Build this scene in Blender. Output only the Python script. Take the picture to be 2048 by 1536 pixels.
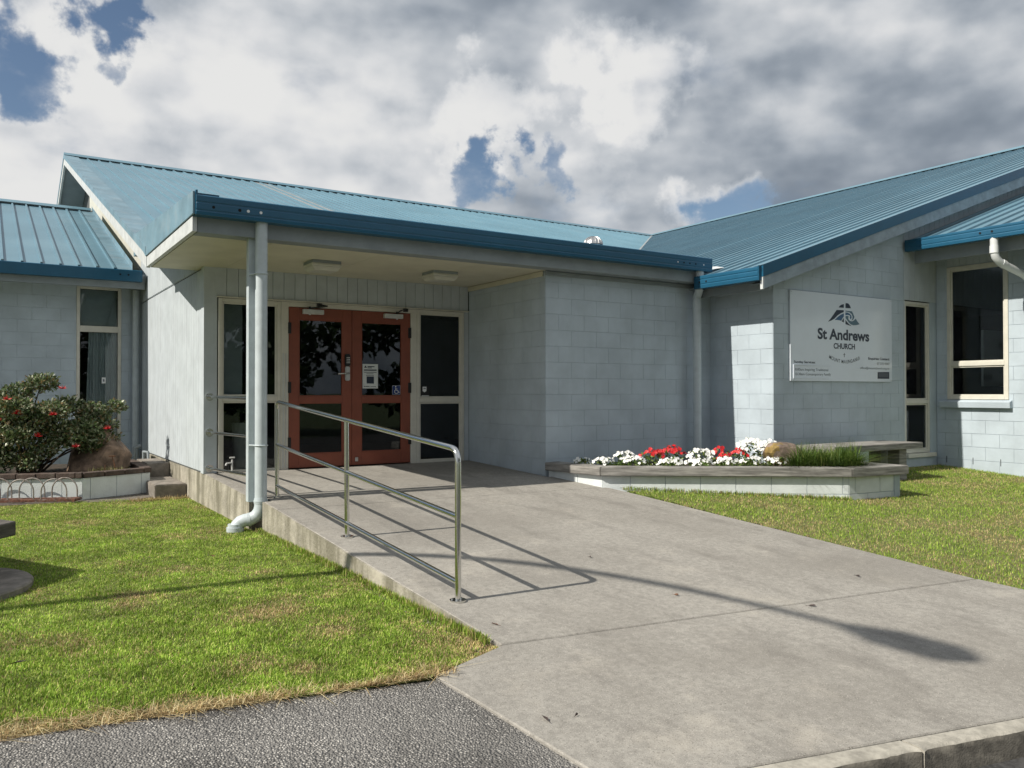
import bpy, bmesh, math, random
import numpy as np
from mathutils import Vector, Matrix, noise as mnoise
R = math.radians
random.seed(7); rng = np.random.default_rng(11)
for o in list(bpy.data.objects): bpy.data.objects.remove(o)
scene = bpy.context.scene
COL = scene.collection

# ------------------------------------------------------------------ camera
YAW, PITCH, ROLL = 0.5716, 0.0108, -0.0007
cam_d = bpy.data.cameras.new('camera'); cam = bpy.data.objects.new('camera', cam_d); COL.objects.link(cam)
fw = Vector((math.sin(YAW)*math.cos(PITCH), math.cos(YAW)*math.cos(PITCH), math.sin(PITCH)))
rt = Vector((math.cos(YAW), -math.sin(YAW), 0)); up = rt.cross(fw)
rt, up = rt*math.cos(ROLL)+up*math.sin(ROLL), up*math.cos(ROLL)-rt*math.sin(ROLL)
cm = Matrix((rt, up, -fw)).transposed().to_4x4(); cm.translation = Vector((0, 0, 1.5))
cam.matrix_world = cm
cam_d.sensor_width = 36; cam_d.lens = 36*1634.8/2048; cam_d.clip_start = .05; cam_d.clip_end = 5000
scene.camera = cam

# ------------------------------------------------------------------ sky, sun, exposure
SUN = Vector((.75, -.030, -.66)).normalized()          # direction the light travels
sun_el = math.asin(-SUN.z); sun_az = math.atan2(-SUN.x, -SUN.y)
world = bpy.data.worlds.new('World'); scene.world = world; world.use_nodes = True
world.cycles.sampling_method = 'MANUAL'; world.cycles.sample_map_resolution = 256
nt = world.node_tree; nt.nodes.clear()
def N(t, kind, **kw):
    n = t.nodes.new(kind)
    for k, v in kw.items():
        if k in n.inputs.keys() if hasattr(n.inputs, 'keys') else False: n.inputs[k].default_value = v
        else: setattr(n, k, v)
    return n
def math_(t, op, a, b=None, c=None, clamp=False):
    n = t.nodes.new('ShaderNodeMath'); n.operation = op; n.use_clamp = clamp
    for i, x in enumerate((a, b, c)):
        if x is None: continue
        if isinstance(x, (int, float)): n.inputs[i].default_value = x
        else: t.links.new(x, n.inputs[i])
    return n.outputs[0]
def sstep(t, x, lo, hi, to0=0., to1=1.):
    n = t.nodes.new('ShaderNodeMapRange'); n.interpolation_type = 'SMOOTHSTEP'
    n.inputs['From Min'].default_value = lo; n.inputs['From Max'].default_value = hi
    n.inputs['To Min'].default_value = to0; n.inputs['To Max'].default_value = to1
    t.links.new(x, n.inputs['Value']); return n.outputs[0]
def sky_dir(u, v):
    d = fw + rt*((u-1024)/1634.8) - up*((v-768)/1634.8); return d.normalized()
def build_sky():
    t = nt; L = t.links.new
    tc = t.nodes.new('ShaderNodeTexCoord')
    sky = t.nodes.new('ShaderNodeTexSky'); sky.sky_type = 'NISHITA'; sky.sun_disc = False
    sky.sun_elevation = sun_el; sky.sun_rotation = sun_az; sky.air_density = 1.0; sky.dust_density = .6; sky.ozone_density = 1.5
    bg = t.nodes.new('ShaderNodeBackground'); L(sky.outputs[0], bg.inputs[0]); bg.inputs[1].default_value = .075
    nrm = t.nodes.new('ShaderNodeVectorMath'); nrm.operation = 'NORMALIZE'; L(tc.outputs['Generated'], nrm.inputs[0])
    D0 = nrm.outputs[0]
    def warp(src, scale, amp, det):
        n = t.nodes.new('ShaderNodeTexNoise'); n.inputs['Scale'].default_value = scale; n.inputs['Detail'].default_value = det; n.inputs['Roughness'].default_value = .6; L(D0, n.inputs[0])
        a = t.nodes.new('ShaderNodeVectorMath'); a.operation = 'SUBTRACT'; L(n.outputs['Color'], a.inputs[0]); a.inputs[1].default_value = (.5, .5, .5)
        b = t.nodes.new('ShaderNodeVectorMath'); b.operation = 'SCALE'; L(a.outputs[0], b.inputs[0]); b.inputs['Scale'].default_value = amp
        c = t.nodes.new('ShaderNodeVectorMath'); c.operation = 'ADD'; L(src, c.inputs[0]); L(b.outputs[0], c.inputs[1]); return c.outputs[0]
    Dn = t.nodes.new('ShaderNodeVectorMath'); Dn.operation = 'NORMALIZE'; L(warp(warp(D0, 7., .20, 3), 20., .13, 5), Dn.inputs[0]); Dw = Dn.outputs[0]
    D = D0
    mp = t.nodes.new('ShaderNodeMapping'); mp.inputs['Scale'].default_value = (1, 1, 1.75); L(D, mp.inputs[0])
    def noise(scale, detail, rough, off, dist=0., src=None):
        m = t.nodes.new('ShaderNodeMapping'); m.inputs['Location'].default_value = off; L(src or mp.outputs[0], m.inputs[0])
        n = t.nodes.new('ShaderNodeTexNoise'); n.inputs['Scale'].default_value = scale; n.inputs['Detail'].default_value = detail
        n.inputs['Roughness'].default_value = rough; n.inputs['Distortion'].default_value = dist; L(m.outputs[0], n.inputs[0]); return n
    # cloud cover: almost closed, with a few gaps of blue
    cov = noise(2.6, 4, .55, (3.7, 1.2, 9.4)).outputs[0]
    fine = noise(8.5, 7, .55, (1.3, 4.2, .3)).outputs[0]
    big = noise(1.5, 3, .5, (5.1, 8.8, 2.4)).outputs[0]
    cen = lambda x, k: math_(t, 'MULTIPLY', math_(t, 'SUBTRACT', x, .5), k)
    def spot(u, v, r, amt, el=1.):
        d = sky_dir(u, v)
        dv = t.nodes.new('ShaderNodeVectorMath'); dv.operation = 'DOT_PRODUCT'; L(Dw, dv.inputs[0]); dv.inputs[1].default_value = d
        return sstep(t, dv.outputs['Value'], math.cos(r), 1., 0, amt)
    def total(lst):
        tot = None
        for q in lst:
            x = spot(*q); tot = x if tot is None else math_(t, 'ADD', tot, x)
        return tot
    holes = total(((-10, 115, .050, .74), (215, 40, .040, .66), (985, 352, .044, .74), (1110, 368, .032, .5), (1480, 432, .048, .55),
                   (2500, 250, .13, .9), (-700, 150, .18, .9), (3200, 100, .25, .9), (-1500, -200, .25, .9), (1000, -700, .28, .9)))
    f = math_(t, 'ADD', math_(t, 'ADD', cen(cov, .8), cen(fine, 1.5)), math_(t, 'SUBTRACT', .60, holes))
    dens = sstep(t, f, -.26, .50)
    # brightness inside the clouds: lit billows against grey bases
    lit = noise(3.4, 6, .58, (7.7, 2.1, 5.2)).outputs[0]
    sm = noise(7.5, 3, .5, (2.2, 6.1, 1.2)).outputs[0]
    sm2 = noise(7.5, 3, .5, (2.2+.10, 6.1+.02, 1.2-.16)).outputs[0]
    relief = math_(t, 'MULTIPLY', math_(t, 'SUBTRACT', sm, sm2), 1.0)
    puff = total(((1245, 165, .085, .36), (1180, 185, .05, .16), (985, 250, .07, .30), (420, 250, .26, .20), (280, 160, .14, .10), (760, 330, .12, .10), (40, 260, .2, .14), (1180, 400, .06, .10),
                  (1450, 425, .06, .34), (1780, 330, .24, -.15), (1480, 385, .18, -.09), (2020, 300, .2, -.06), (1640, 40, .22, .06), (900, 60, .2, .03), (180, 75, .06, .16)))
    b2 = math_(t, 'ADD', math_(t, 'ADD', math_(t, 'ADD', .56, cen(lit, .80)), cen(big, .35)), math_(t, 'ADD', math_(t, 'ADD', relief, cen(fine, .30)), puff))
    # thin cloud edges catch the light
    b2 = math_(t, 'ADD', b2, math_(t, 'MULTIPLY', sstep(t, f, .45, .1), .05))
    cr = t.nodes.new('ShaderNodeValToRGB'); e = cr.color_ramp; e.interpolation = 'B_SPLINE'
    e.elements[0].position = .14; e.elements[0].color = (.24, .285, .345, 1)
    e.elements[1].position = .92; e.elements[1].color = (.97, .97, .96, 1)
    for p_, col in ((.34, (.36, .41, .475, 1)), (.50, (.52, .565, .62, 1)), (.66, (.72, .75, .785, 1)), (.80, (.88, .89, .905, 1))):
        x = e.elements.new(p_); x.color = col
    L(b2, cr.inputs[0])
    bg2 = t.nodes.new('ShaderNodeBackground'); L(cr.outputs[0], bg2.inputs[0]); bg2.inputs[1].default_value = .71
    mx = t.nodes.new('ShaderNodeMixShader'); L(dens, mx.inputs[0]); L(bg.outputs[0], mx.inputs[1]); L(bg2.outputs[0], mx.inputs[2])
    out = t.nodes.new('ShaderNodeOutputWorld'); L(mx.outputs[0], out.inputs[0])
build_sky()
sd = bpy.data.lights.new('sun', 'SUN'); sd.energy = 5.0; sd.angle = R(.5); sd.color = (1, .93, .82)
so = bpy.data.objects.new('sun', sd); COL.objects.link(so); so.rotation_euler = SUN.to_track_quat('-Z', 'Y').to_euler(); so.location = (-20, 2, 20)
vs = scene.view_settings; vs.view_transform = 'Standard'; vs.look = 'None'; vs.gamma = 1; vs.exposure = .2; vs.use_curve_mapping = False
scene.render.engine = 'CYCLES'; scene.cycles.max_bounces = 6; scene.cycles.diffuse_bounces = 3; scene.cycles.glossy_bounces = 3; scene.cycles.transparent_max_bounces = 8

# ------------------------------------------------------------------ materials
MAT = {}
def hexl(r, g, b): return (r, g, b, 1)
def mat(name, col, rough=.6, var=.12, scale=6., bump=.0, bscale=60., metal=0., spec=.5, col2=None, dirt=0., dlo=.47, dhi=.72, dcol=(.12, .11, .09), dscale=2.5, stretch=(1, 1, 1), streak=0.):
    m = bpy.data.materials.new(name); m.use_nodes = True; t = m.node_tree; L = t.links.new
    p = t.nodes['Principled BSDF']; p.inputs['Roughness'].default_value = rough; p.inputs['Metallic'].default_value = metal
    p.inputs['Specular IOR Level'].default_value = spec
    g = t.nodes.new('ShaderNodeNewGeometry')
    mp = t.nodes.new('ShaderNodeMapping'); mp.inputs['Scale'].default_value = stretch; L(g.outputs['Position'], mp.inputs[0])
    n = t.nodes.new('ShaderNodeTexNoise'); n.inputs['Scale'].default_value = scale; n.inputs['Detail'].default_value = 7; n.inputs['Roughness'].default_value = .6
    L(mp.outputs[0], n.inputs[0])
    mix = t.nodes.new('ShaderNodeMix'); mix.data_type = 'RGBA'
    c2 = col2 if col2 else tuple(x*(1-var*2.2) for x in col)
    c1 = col if col2 else tuple(min(1, x*(1+var*.6)) for x in col)
    mix.inputs[6].default_value = (*c2, 1); mix.inputs[7].default_value = (*c1, 1)
    L(sstep(t, n.outputs[0], .3, .7), mix.inputs[0]); out = mix.outputs[2]
    if dirt > 0:
        n2 = t.nodes.new('ShaderNodeTexNoise'); n2.inputs['Scale'].default_value = dscale; n2.inputs['Detail'].default_value = 9; n2.inputs['Roughness'].default_value = .68
        mp2 = t.nodes.new('ShaderNodeMapping'); mp2.inputs['Location'].default_value = (4.1, 7.3, 1.9)
        mp2.inputs['Scale'].default_value = (1, 1, .18) if streak else (1, 1, 1); L(g.outputs['Position'], mp2.inputs[0]); L(mp2.outputs[0], n2.inputs[0])
        mx = t.nodes.new('ShaderNodeMix'); mx.data_type = 'RGBA'; L(out, mx.inputs[6]); mx.inputs[7].default_value = (*dcol, 1)
        L(sstep(t, n2.outputs[0], dlo, dhi, 0, dirt), mx.inputs[0]); out = mx.outputs[2]
    L(out, p.inputs['Base Color'])
    if bump > 0:
        nb = t.nodes.new('ShaderNodeTexNoise'); nb.inputs['Scale'].default_value = bscale; nb.inputs['Detail'].default_value = 5; L(mp.outputs[0], nb.inputs[0])
        bm = t.nodes.new('ShaderNodeBump'); bm.inputs['Strength'].default_value = bump; bm.inputs['Distance'].default_value = .01
        L(nb.outputs[0], bm.inputs['Height']); L(bm.outputs[0], p.inputs['Normal'])
    MAT[name] = m; return m
mat('wall_paint', (.455, .53, .59), .62, .06, 2.2, .35, 90, dirt=.20, dlo=.44, dcol=(.30, .34, .36), dscale=2.2, streak=1)
mat('wall_joint', (.41, .475, .525), .8, .08, 5)
mat('board_paint', (.495, .545, .58), .55, .05, 4, .1, 60, dirt=.10, dcol=(.33, .34, .32), dscale=2.2, streak=1)
mat('board_gap', (.10, .11, .115), .9, .05)
mat('white_trim', (.56, .59, .60), .6, .08, 9, .1, 40, dirt=.25, dcol=(.36, .38, .37), dscale=5)
mat('gable_board', (.60, .60, .54), .6, .05, 4, .1, 60, dirt=.10, dcol=(.4, .4, .36), dscale=2.2)
mat('barge_grey', (.30, .36, .41), .6, .10, 7, .1, 40, dirt=.35, dcol=(.20, .24, .27), dscale=4)
mat('pipe_paint', (.49, .55, .58), .42, .05, 9, .03, 60, dirt=.10, dcol=(.3, .33, .33), dscale=5)
mat('pipe_white', (.66, .69, .70), .38, .04, 9, .0)
mat('roof_blue', (.135, .25, .32), .38, .05, .7, .0, 200, dirt=.22, dcol=(.21, .31, .36), dscale=.9)
mat('roof_flash', (.175, .29, .36), .45, .12, 2.6, .04, 90, dirt=.45, dcol=(.28, .33, .36), dscale=5)
mat('fascia_blue', (.015, .098, .18), .34, .05, 3, .0, dirt=.14, dcol=(.035, .13, .21), dscale=4)
mat('galv_grey', (.30, .33, .34), .5, .1, 5)
mat('soffit_cream', (.58, .56, .45), .6, .04, 3, .05, 50, dirt=.2, dcol=(.46, .44, .34), dscale=1.8)
mat('beam_grey', (.25, .285, .305), .65, .06, 4, .1, 60)
mat('door_red', (.225, .06, .033), .45, .06, 5, .04, 40, dirt=.12, dcol=(.22, .06, .035), dscale=6)
mat('frame_cream', (.62, .605, .535), .45, .04, 6, .0, dirt=.12, dcol=(.42, .41, .36), dscale=8)
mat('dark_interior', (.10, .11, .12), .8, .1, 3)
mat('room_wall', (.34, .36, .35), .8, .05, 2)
mat('room_floor', (.10, .07, .05), .6, .15, 5)
mat('curtain_cloth', (.62, .66, .67), .8, .05, 4)
mat('black_plastic', (.012, .012, .013), .35, .05)
mat('black_hole', (.004, .004, .005), .9, .0)
mat('silver', (.58, .58, .58), .32, .04, 8, metal=.9)
mat('zinc', (.62, .63, .62), .45, .08, 8, metal=.3)
mat('stainless', (.70, .70, .68), .14, .03, 20, .02, 120, metal=1.)
mat('concrete_wall', (.40, .375, .31), .85, .16, 5, .8, 40, dirt=.85, dlo=.41, dhi=.62, dcol=(.15, .14, .10), dscale=4.5, streak=1)
mat('step_stone', (.27, .24, .21), .85, .18, 8, .5, 40, dlo=.42, dhi=.64, dirt=.65, dcol=(.13, .12, .10), dscale=5)
mat('timber_grey', (.30, .29, .27), .8, .25, 8, .5, 70, stretch=(.35, .35, 5), dirt=.4, dcol=(.15, .14, .13), dscale=6)
mat('timber_dark', (.11, .10, .09), .8, .25, 8, .5, 70, stretch=(.5, .5, 5), dirt=.4, dcol=(.06, .055, .05), dscale=6)
mat('soil', (.055, .042, .03), .95, .3, 14, .8, 40)
mat('brick_dark', (.085, .058, .047), .8, .2, 9, .5, 60, dirt=.5, dcol=(.16, .14, .12), dscale=12)
mat('planter_paint', (.66, .71, .72), .6, .05, 5, .3, 80, dirt=.2, dcol=(.38, .40, .38), dscale=4)
mat('rust', (.16, .065, .04), .8, .3, 30, .4, 120, dirt=.7, dcol=(.30, .27, .25), dscale=16)
mat('galv_worn', (.34, .31, .29), .5, .2, 30, .2, 120, metal=.4, dirt=.55, dcol=(.20, .10, .07), dscale=14)
mat('rock_brown', (.27, .185, .13), .85, .35, 5, .35, 40, dirt=.6, dcol=(.08, .06, .05), dscale=5)
mat('rock_tan', (.25, .19, .15), .85, .3, 6, .35, 40, dirt=.75, dcol=(.14, .085, .075), dscale=5)
mat('lichen', (.30, .21, .07), .9, .2, 20, .4, 60)
mat('bark', (.10, .075, .055), .9, .3, 15, .8, 40)
mat('sign_white', (.66, .72, .79), .16, .015, 3, dirt=.06, dcol=(.5, .54, .58), dscale=3)
mat('ink_navy', (.010, .022, .045), .4, .02)
mat('ink_blue', (.035, .11, .22), .4, .02)
mat('ink_slate', (.075, .15, .20), .4, .02)
mat('ink_grey', (.10, .12, .14), .4, .02)
mat('paper', (.62, .66, .66), .7, .03)
mat('sticker_blue', (.012, .035, .16), .4, .02)
mat('sticker_white', (.75, .77, .78), .5, .02)
mat('lens', (.56, .56, .50), .35, .03, 6, dirt=.3, dcol=(.40, .40, .34), dscale=9)
mat('petal_white', (.80, .81, .78), .5, .03, 40)
mat('petal_red', (.55, .012, .016), .5, .12, 40)
mat('dry_leaf', (.17, .075, .035), .7, .3, 40)
mat('dry_leaf_dark', (.07, .05, .045), .7, .3, 40)
mat('pot_white', (.5, .5, .47), .5, .06, 8)
mat('lamp_steel', (.30, .31, .31), .5, .06, metal=.5)

def glass():
    m = bpy.data.materials.new('window_glass'); m.use_nodes = True; t = m.node_tree; L = t.links.new; t.nodes.clear()
    tr = t.nodes.new('ShaderNodeBsdfTransparent'); tr.inputs[0].default_value = (.74, .78, .78, 1)
    gl = t.nodes.new('ShaderNodeBsdfGlossy'); gl.inputs['Roughness'].default_value = .012; gl.inputs[0].default_value = (.8, .82, .85, 1)
    fr = t.nodes.new('ShaderNodeFresnel'); fr.inputs[0].default_value = 1.5
    g = t.nodes.new('ShaderNodeNewGeometry'); n = t.nodes.new('ShaderNodeTexNoise'); n.inputs['Scale'].default_value = 1.1; L(g.outputs['Position'], n.inputs[0])
    b = t.nodes.new('ShaderNodeBump'); b.inputs['Strength'].default_value = .05; b.inputs['Distance'].default_value = .02; L(n.outputs[0], b.inputs['Height']); L(b.outputs[0], gl.inputs['Normal'])
    mx = t.nodes.new('ShaderNodeMixShader'); L(fr.outputs[0], mx.inputs[0]); L(tr.outputs[0], mx.inputs[1]); L(gl.outputs[0], mx.inputs[2])
    o = t.nodes.new('ShaderNodeOutputMaterial'); L(mx.outputs[0], o.inputs[0]); MAT['glass'] = m
glass()

def ground_mats():
    # broom-finished concrete
    m = mat('concrete', (.325, .311, .283), .88, .10, 26, 0); t = m.node_tree; L = t.links.new
    p = t.nodes['Principled BSDF']; g = t.nodes.new('ShaderNodeNewGeometry')
    src = p.inputs['Base Color'].links[0].from_socket
    def nz(scale, det, r, off=(0, 0, 0), sc=(1, 1, 1), dist=0):
        mp = t.nodes.new('ShaderNodeMapping'); mp.inputs['Location'].default_value = off; mp.inputs['Scale'].default_value = sc; L(g.outputs['Position'], mp.inputs[0])
        n = t.nodes.new('ShaderNodeTexNoise'); n.inputs['Scale'].default_value = scale; n.inputs['Detail'].default_value = det; n.inputs['Roughness'].default_value = r; n.inputs['Distortion'].default_value = dist
        L(mp.outputs[0], n.inputs[0]); return n.outputs[0]
    def mixc(a, col, f):
        x = t.nodes.new('ShaderNodeMix'); x.data_type = 'RGBA'; L(a, x.inputs[6]); x.inputs[7].default_value = (*col, 1); L(f, x.inputs[0]); return x.outputs[2]
    c = src
    c = mixc(c, (.19, .178, .158), sstep(t, nz(.55, 8, .66, (3, 1, 0)), .40, .64, 0, .6))
    c = mixc(c, (.17, .16, .145), sstep(t, nz(2.2, 10, .72, (9, 4, 0), (1.5, .6, 1)), .47, .68, 0, .65))
    c = mixc(c, (.46, .43, .375), sstep(t, nz(1.4, 8, .7, (1, 8, 0)), .54, .72, 0, .55))
    c = mixc(c, (.12, .11, .095), sstep(t, nz(120, 3, .6), .56, .70, 0, .8))
    c = mixc(c, (.55, .52, .46), sstep(t, nz(160, 3, .6, (7, 7, 7)), .58, .70, 0, .7))
    c = mixc(c, (.10, .095, .088), sstep(t, nz(30, 3, .5, (2, 5, 1)), .70, .76, 0, .6))
    L(c, p.inputs['Base Color'])
    bm = t.nodes.new('ShaderNodeBump'); bm.inputs['Strength'].default_value = .45; bm.inputs['Distance'].default_value = .006
    L(nz(110, 6, .7), bm.inputs['Height']); L(bm.outputs[0], p.inputs['Normal'])
    # chip-sealed footpath
    m = mat('chip_asphalt', (.185, .18, .172), .9, .2, 2, 0); t = m.node_tree; L = t.links.new
    p = t.nodes['Principled BSDF']; g = t.nodes.new('ShaderNodeNewGeometry'); src = p.inputs['Base Color'].links[0].from_socket
    def vor(scale, feat='F1'):
        v = t.nodes.new('ShaderNodeTexVoronoi'); v.inputs['Scale'].default_value = scale; v.feature = feat; L(g.outputs['Position'], v.inputs['Vector']); return v
    v = vor(100); w = t.nodes.new('ShaderNodeSeparateColor'); L(v.outputs['Color'], w.inputs[0])
    n = t.nodes.new('ShaderNodeTexNoise'); n.inputs['Scale'].default_value = 1.3; n.inputs['Detail'].default_value = 8; L(g.outputs['Position'], n.inputs[0])
    pick = math_(t, 'ADD', w.outputs[0], math_(t, 'MULTIPLY', math_(t, 'SUBTRACT', n.outputs[0], .5), 1.3))
    chip = math_(t, 'MULTIPLY', sstep(t, pick, .30, .75), sstep(t, v.outputs['Distance'], .56, .40))
    x = t.nodes.new('ShaderNodeMix'); x.data_type = 'RGBA'; L(src, x.inputs[6])
    x2 = t.nodes.new('ShaderNodeMix'); x2.data_type = 'RGBA'; x2.inputs[6].default_value = (.21, .205, .195, 1); x2.inputs[7].default_value = (.62, .60, .56, 1); L(w.outputs[1], x2.inputs[0])
    L(x2.outputs[2], x.inputs[7]); L(chip, x.inputs[0])
    y = t.nodes.new('ShaderNodeMix'); y.data_type = 'RGBA'; L(x.outputs[2], y.inputs[6]); y.inputs[7].default_value = (.13, .125, .12, 1)
    n3 = t.nodes.new('ShaderNodeTexNoise'); n3.inputs['Scale'].default_value = .8; n3.inputs['Detail'].default_value = 6; L(g.outputs['Position'], n3.inputs[0])
    L(sstep(t, n3.outputs[0], .5, .68, 0, .45), y.inputs[0]); L(y.outputs[2], p.inputs['Base Color'])
    bm = t.nodes.new('ShaderNodeBump'); bm.inputs['Strength'].default_value = 1.; bm.inputs['Distance'].default_value = .012
    L(math_(t, 'SUBTRACT', 1., v.outputs['Distance']), bm.inputs['Height']); L(bm.outputs[0], p.inputs['Normal'])
    mat('road_asphalt', (.055, .055, .056), .9, .25, 40, .7, 120, dirt=.5, dcol=(.12, .115, .105), dscale=3)
    mat('kerb_concrete', (.40, .38, .33), .9, .14, 18, .25, 130, dirt=.65, dcol=(.17, .16, .14), dscale=9)
    mat('kerb_grime_shade', (.16, .148, .125), .92, .2, 16, .3, 110, dirt=.6, dlo=.5, dcol=(.27, .25, .21), dscale=14)
    mat('turf_earth', (.15, .17, .05), .95, .25, 22, .6, 60, dirt=.6, dcol=(.16, .12, .06), dscale=2.2)
    mat('far_grass', (.07, .10, .03), .95, .25, 1.2, .3, 20, dirt=.5, dcol=(.12, .11, .05), dscale=.6)
    mat('gravel_path', (.17, .15, .125), .95, .2, 30, .6, 60, dirt=.5, dcol=(.10, .09, .075), dscale=4)
ground_mats()
def attr_mat(name, rough=.55, trans=.25, spec=.3):
    m = bpy.data.materials.new(name); m.use_nodes = True; t = m.node_tree; L = t.links.new
    p = t.nodes['Principled BSDF']; a = t.nodes.new('ShaderNodeAttribute'); a.attribute_name = 'col'
    g = t.nodes.new('ShaderNodeNewGeometry'); n = t.nodes.new('ShaderNodeTexNoise'); n.inputs['Scale'].default_value = 9; L(g.outputs['Position'], n.inputs[0])
    hs = t.nodes.new('ShaderNodeHueSaturation'); L(a.outputs[0], hs.inputs['Color']); L(sstep(t, n.outputs[0], .2, .8, .75, 1.25), hs.inputs['Value'])
    L(hs.outputs[0], p.inputs['Base Color']); p.inputs['Roughness'].default_value = rough; p.inputs['Specular IOR Level'].default_value = spec
    tl = t.nodes.new('ShaderNodeBsdfTranslucent'); L(hs.outputs[0], tl.inputs[0])
    mx = t.nodes.new('ShaderNodeMixShader'); mx.inputs[0].default_value = trans; L(p.outputs[0], mx.inputs[1]); L(tl.outputs[0], mx.inputs[2])
    L(mx.outputs[0], t.nodes['Material Output'].inputs[0]); MAT[name] = m
attr_mat('grass_blade'); attr_mat('leaf', .38, .2, .6)

# ------------------------------------------------------------------ object helpers
ROOT = {}
def thing(name, label=None, cat=None, loc=(0, 0, 0), group=None, kind=None):
    o = bpy.data.objects.new(name, None); COL.objects.link(o); o.location = loc; o.empty_display_size = .1
    ROOT[o.name] = Vector(loc); tag(o, label, cat, group, kind); return o
def tag(o, label=None, cat=None, group=None, kind=None):
    if label: o['label'] = label
    if cat: o['category'] = cat
    if group: o['group'] = group
    if kind: o['kind'] = kind
    return o
def base_of(o):
    return ROOT.get(o.name, Vector((0, 0, 0))) if o else Vector((0, 0, 0))
def link(name, me, parent=None, loc=None):
    o = bpy.data.objects.new(name, me); COL.objects.link(o)
    if parent: o.parent = parent
    b = base_of(parent)
    if loc is not None: o.location = Vector(loc)-b; ROOT[o.name] = Vector(loc)
    else: ROOT[o.name] = b
    return o
class M:
    def __init__(s): s.v = []; s.f = []
    def add(s, vs, fs):
        k = len(s.v); s.v += [tuple(x) for x in vs]; s.f += [tuple(i+k for i in f) for f in fs]; return s
    def hexa(s, p):   # 8 points: bottom loop, top loop
        return s.add(p, [(3, 2, 1, 0), (4, 5, 6, 7), (0, 1, 5, 4), (1, 2, 6, 5), (2, 3, 7, 6), (3, 0, 4, 7)])
    def box(s, x0, x1, y0, y1, z0, z1):
        return s.hexa([(x0, y0, z0), (x1, y0, z0), (x1, y1, z0), (x0, y1, z0), (x0, y0, z1), (x1, y0, z1), (x1, y1, z1), (x0, y1, z1)])
    def mbox(s, mp, u0, u1, z0, z1, w0, w1):
        return s.hexa([mp(u0, z0, w0), mp(u1, z0, w0), mp(u1, z0, w1), mp(u0, z0, w1), mp(u0, z1, w0), mp(u1, z1, w0), mp(u1, z1, w1), mp(u0, z1, w1)])
    def prism(s, pa, pb):
        n = len(pa); return s.add(list(pa)+list(pb), [tuple(range(n))[::-1], tuple(range(n, 2*n))]+[(i, (i+1) % n, n+(i+1) % n, n+i) for i in range(n)])
    def tube(s, pts, r, n=12, cap=True):
        pts = [Vector(p) for p in pts]; m = len(pts); rs = r if isinstance(r, (list, tuple)) else [r]*m
        rings = []; nrm = None
        for i, p in enumerate(pts):
            d = ((pts[min(i+1, m-1)]-p).normalized()+(p-pts[max(i-1, 0)]).normalized())
            d = d.normalized() if d.length > 1e-6 else Vector((0, 0, 1))
            if nrm is None: nrm = d.orthogonal().normalized()
            else: nrm = (nrm-d*nrm.dot(d)).normalized()
            b = d.cross(nrm); rings.append([p+(nrm*math.cos(a)+b*math.sin(a))*rs[i] for a in [2*math.pi*k/n for k in range(n)]])
        fs = [(i*n+k, i*n+(k+1) % n, (i+1)*n+(k+1) % n, (i+1)*n+k) for i in range(m-1) for k in range(n)]
        if cap: fs += [tuple(range(n))[::-1], tuple((m-1)*n+k for k in range(n))]
        return s.add([q for r_ in rings for q in r_], fs)
    def cyl(s, a, b, r, n=16): return s.tube([a, b], r, n)
    def mesh(s, name, off=Vector((0, 0, 0)), bevel=0, smooth=False, seg=1):
        me = bpy.data.meshes.new(name); me.from_pydata([tuple(Vector(x)-off) for x in s.v], [], s.f)
        bm = bmesh.new(); bm.from_mesh(me); bmesh.ops.recalc_face_normals(bm, faces=bm.faces)
        if bevel: bmesh.ops.bevel(bm, geom=list(bm.edges), offset=bevel, segments=seg, affect='EDGES', clamp_overlap=True)
        bm.to_mesh(me); bm.free()
        if smooth:
            me.polygons.foreach_set('use_smooth', [True]*len(me.polygons))
            try: me.set_sharp_from_angle(angle=R(42))
            except Exception: pass
        return me
    def build(s, name, m, parent=None, bevel=0, smooth=False, seg=1):
        me = s.mesh(name, base_of(parent), bevel, smooth, seg); me.materials.append(MAT[m]); return link(name, me, parent)
def planeY(Y): return lambda u, z, w: (u, Y-w, z)      # faces -Y
def planeX(X): return lambda u, z, w: (X-w, u, z)      # faces -X
def ramp(Y): return .47+.035*(Y-8.2) if Y > 8.2 else .47-.072*(8.2-Y)
SM, SR = .334, .3357
def zM(Y): return 3.55+SM*(Y-11.57)
def zR(X): return 3.08+SR*(X-8.23)
YR = 11.57+(7.434-3.55)/SM; XR = 8.23+(7.434-3.08)/SR      # ridge lines
def clip(poly, a, b, c):      # keep a*x+b*y<=c
    out = []
    for i in range(len(poly)):
        p, q = poly[i], poly[(i+1) % len(poly)]; dp = a*p[0]+b*p[1]-c; dq = a*q[0]+b*q[1]-c
        if dp <= 0: out.append(p)
        if dp*dq < 0:
            k = dp/(dp-dq); out.append((p[0]+(q[0]-p[0])*k, p[1]+(q[1]-p[1])*k))
    return out
def area(p): return abs(sum(p[i][0]*p[(i+1) % len(p)][1]-p[(i+1) % len(p)][0]*p[i][1] for i in range(len(p))))/2
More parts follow.
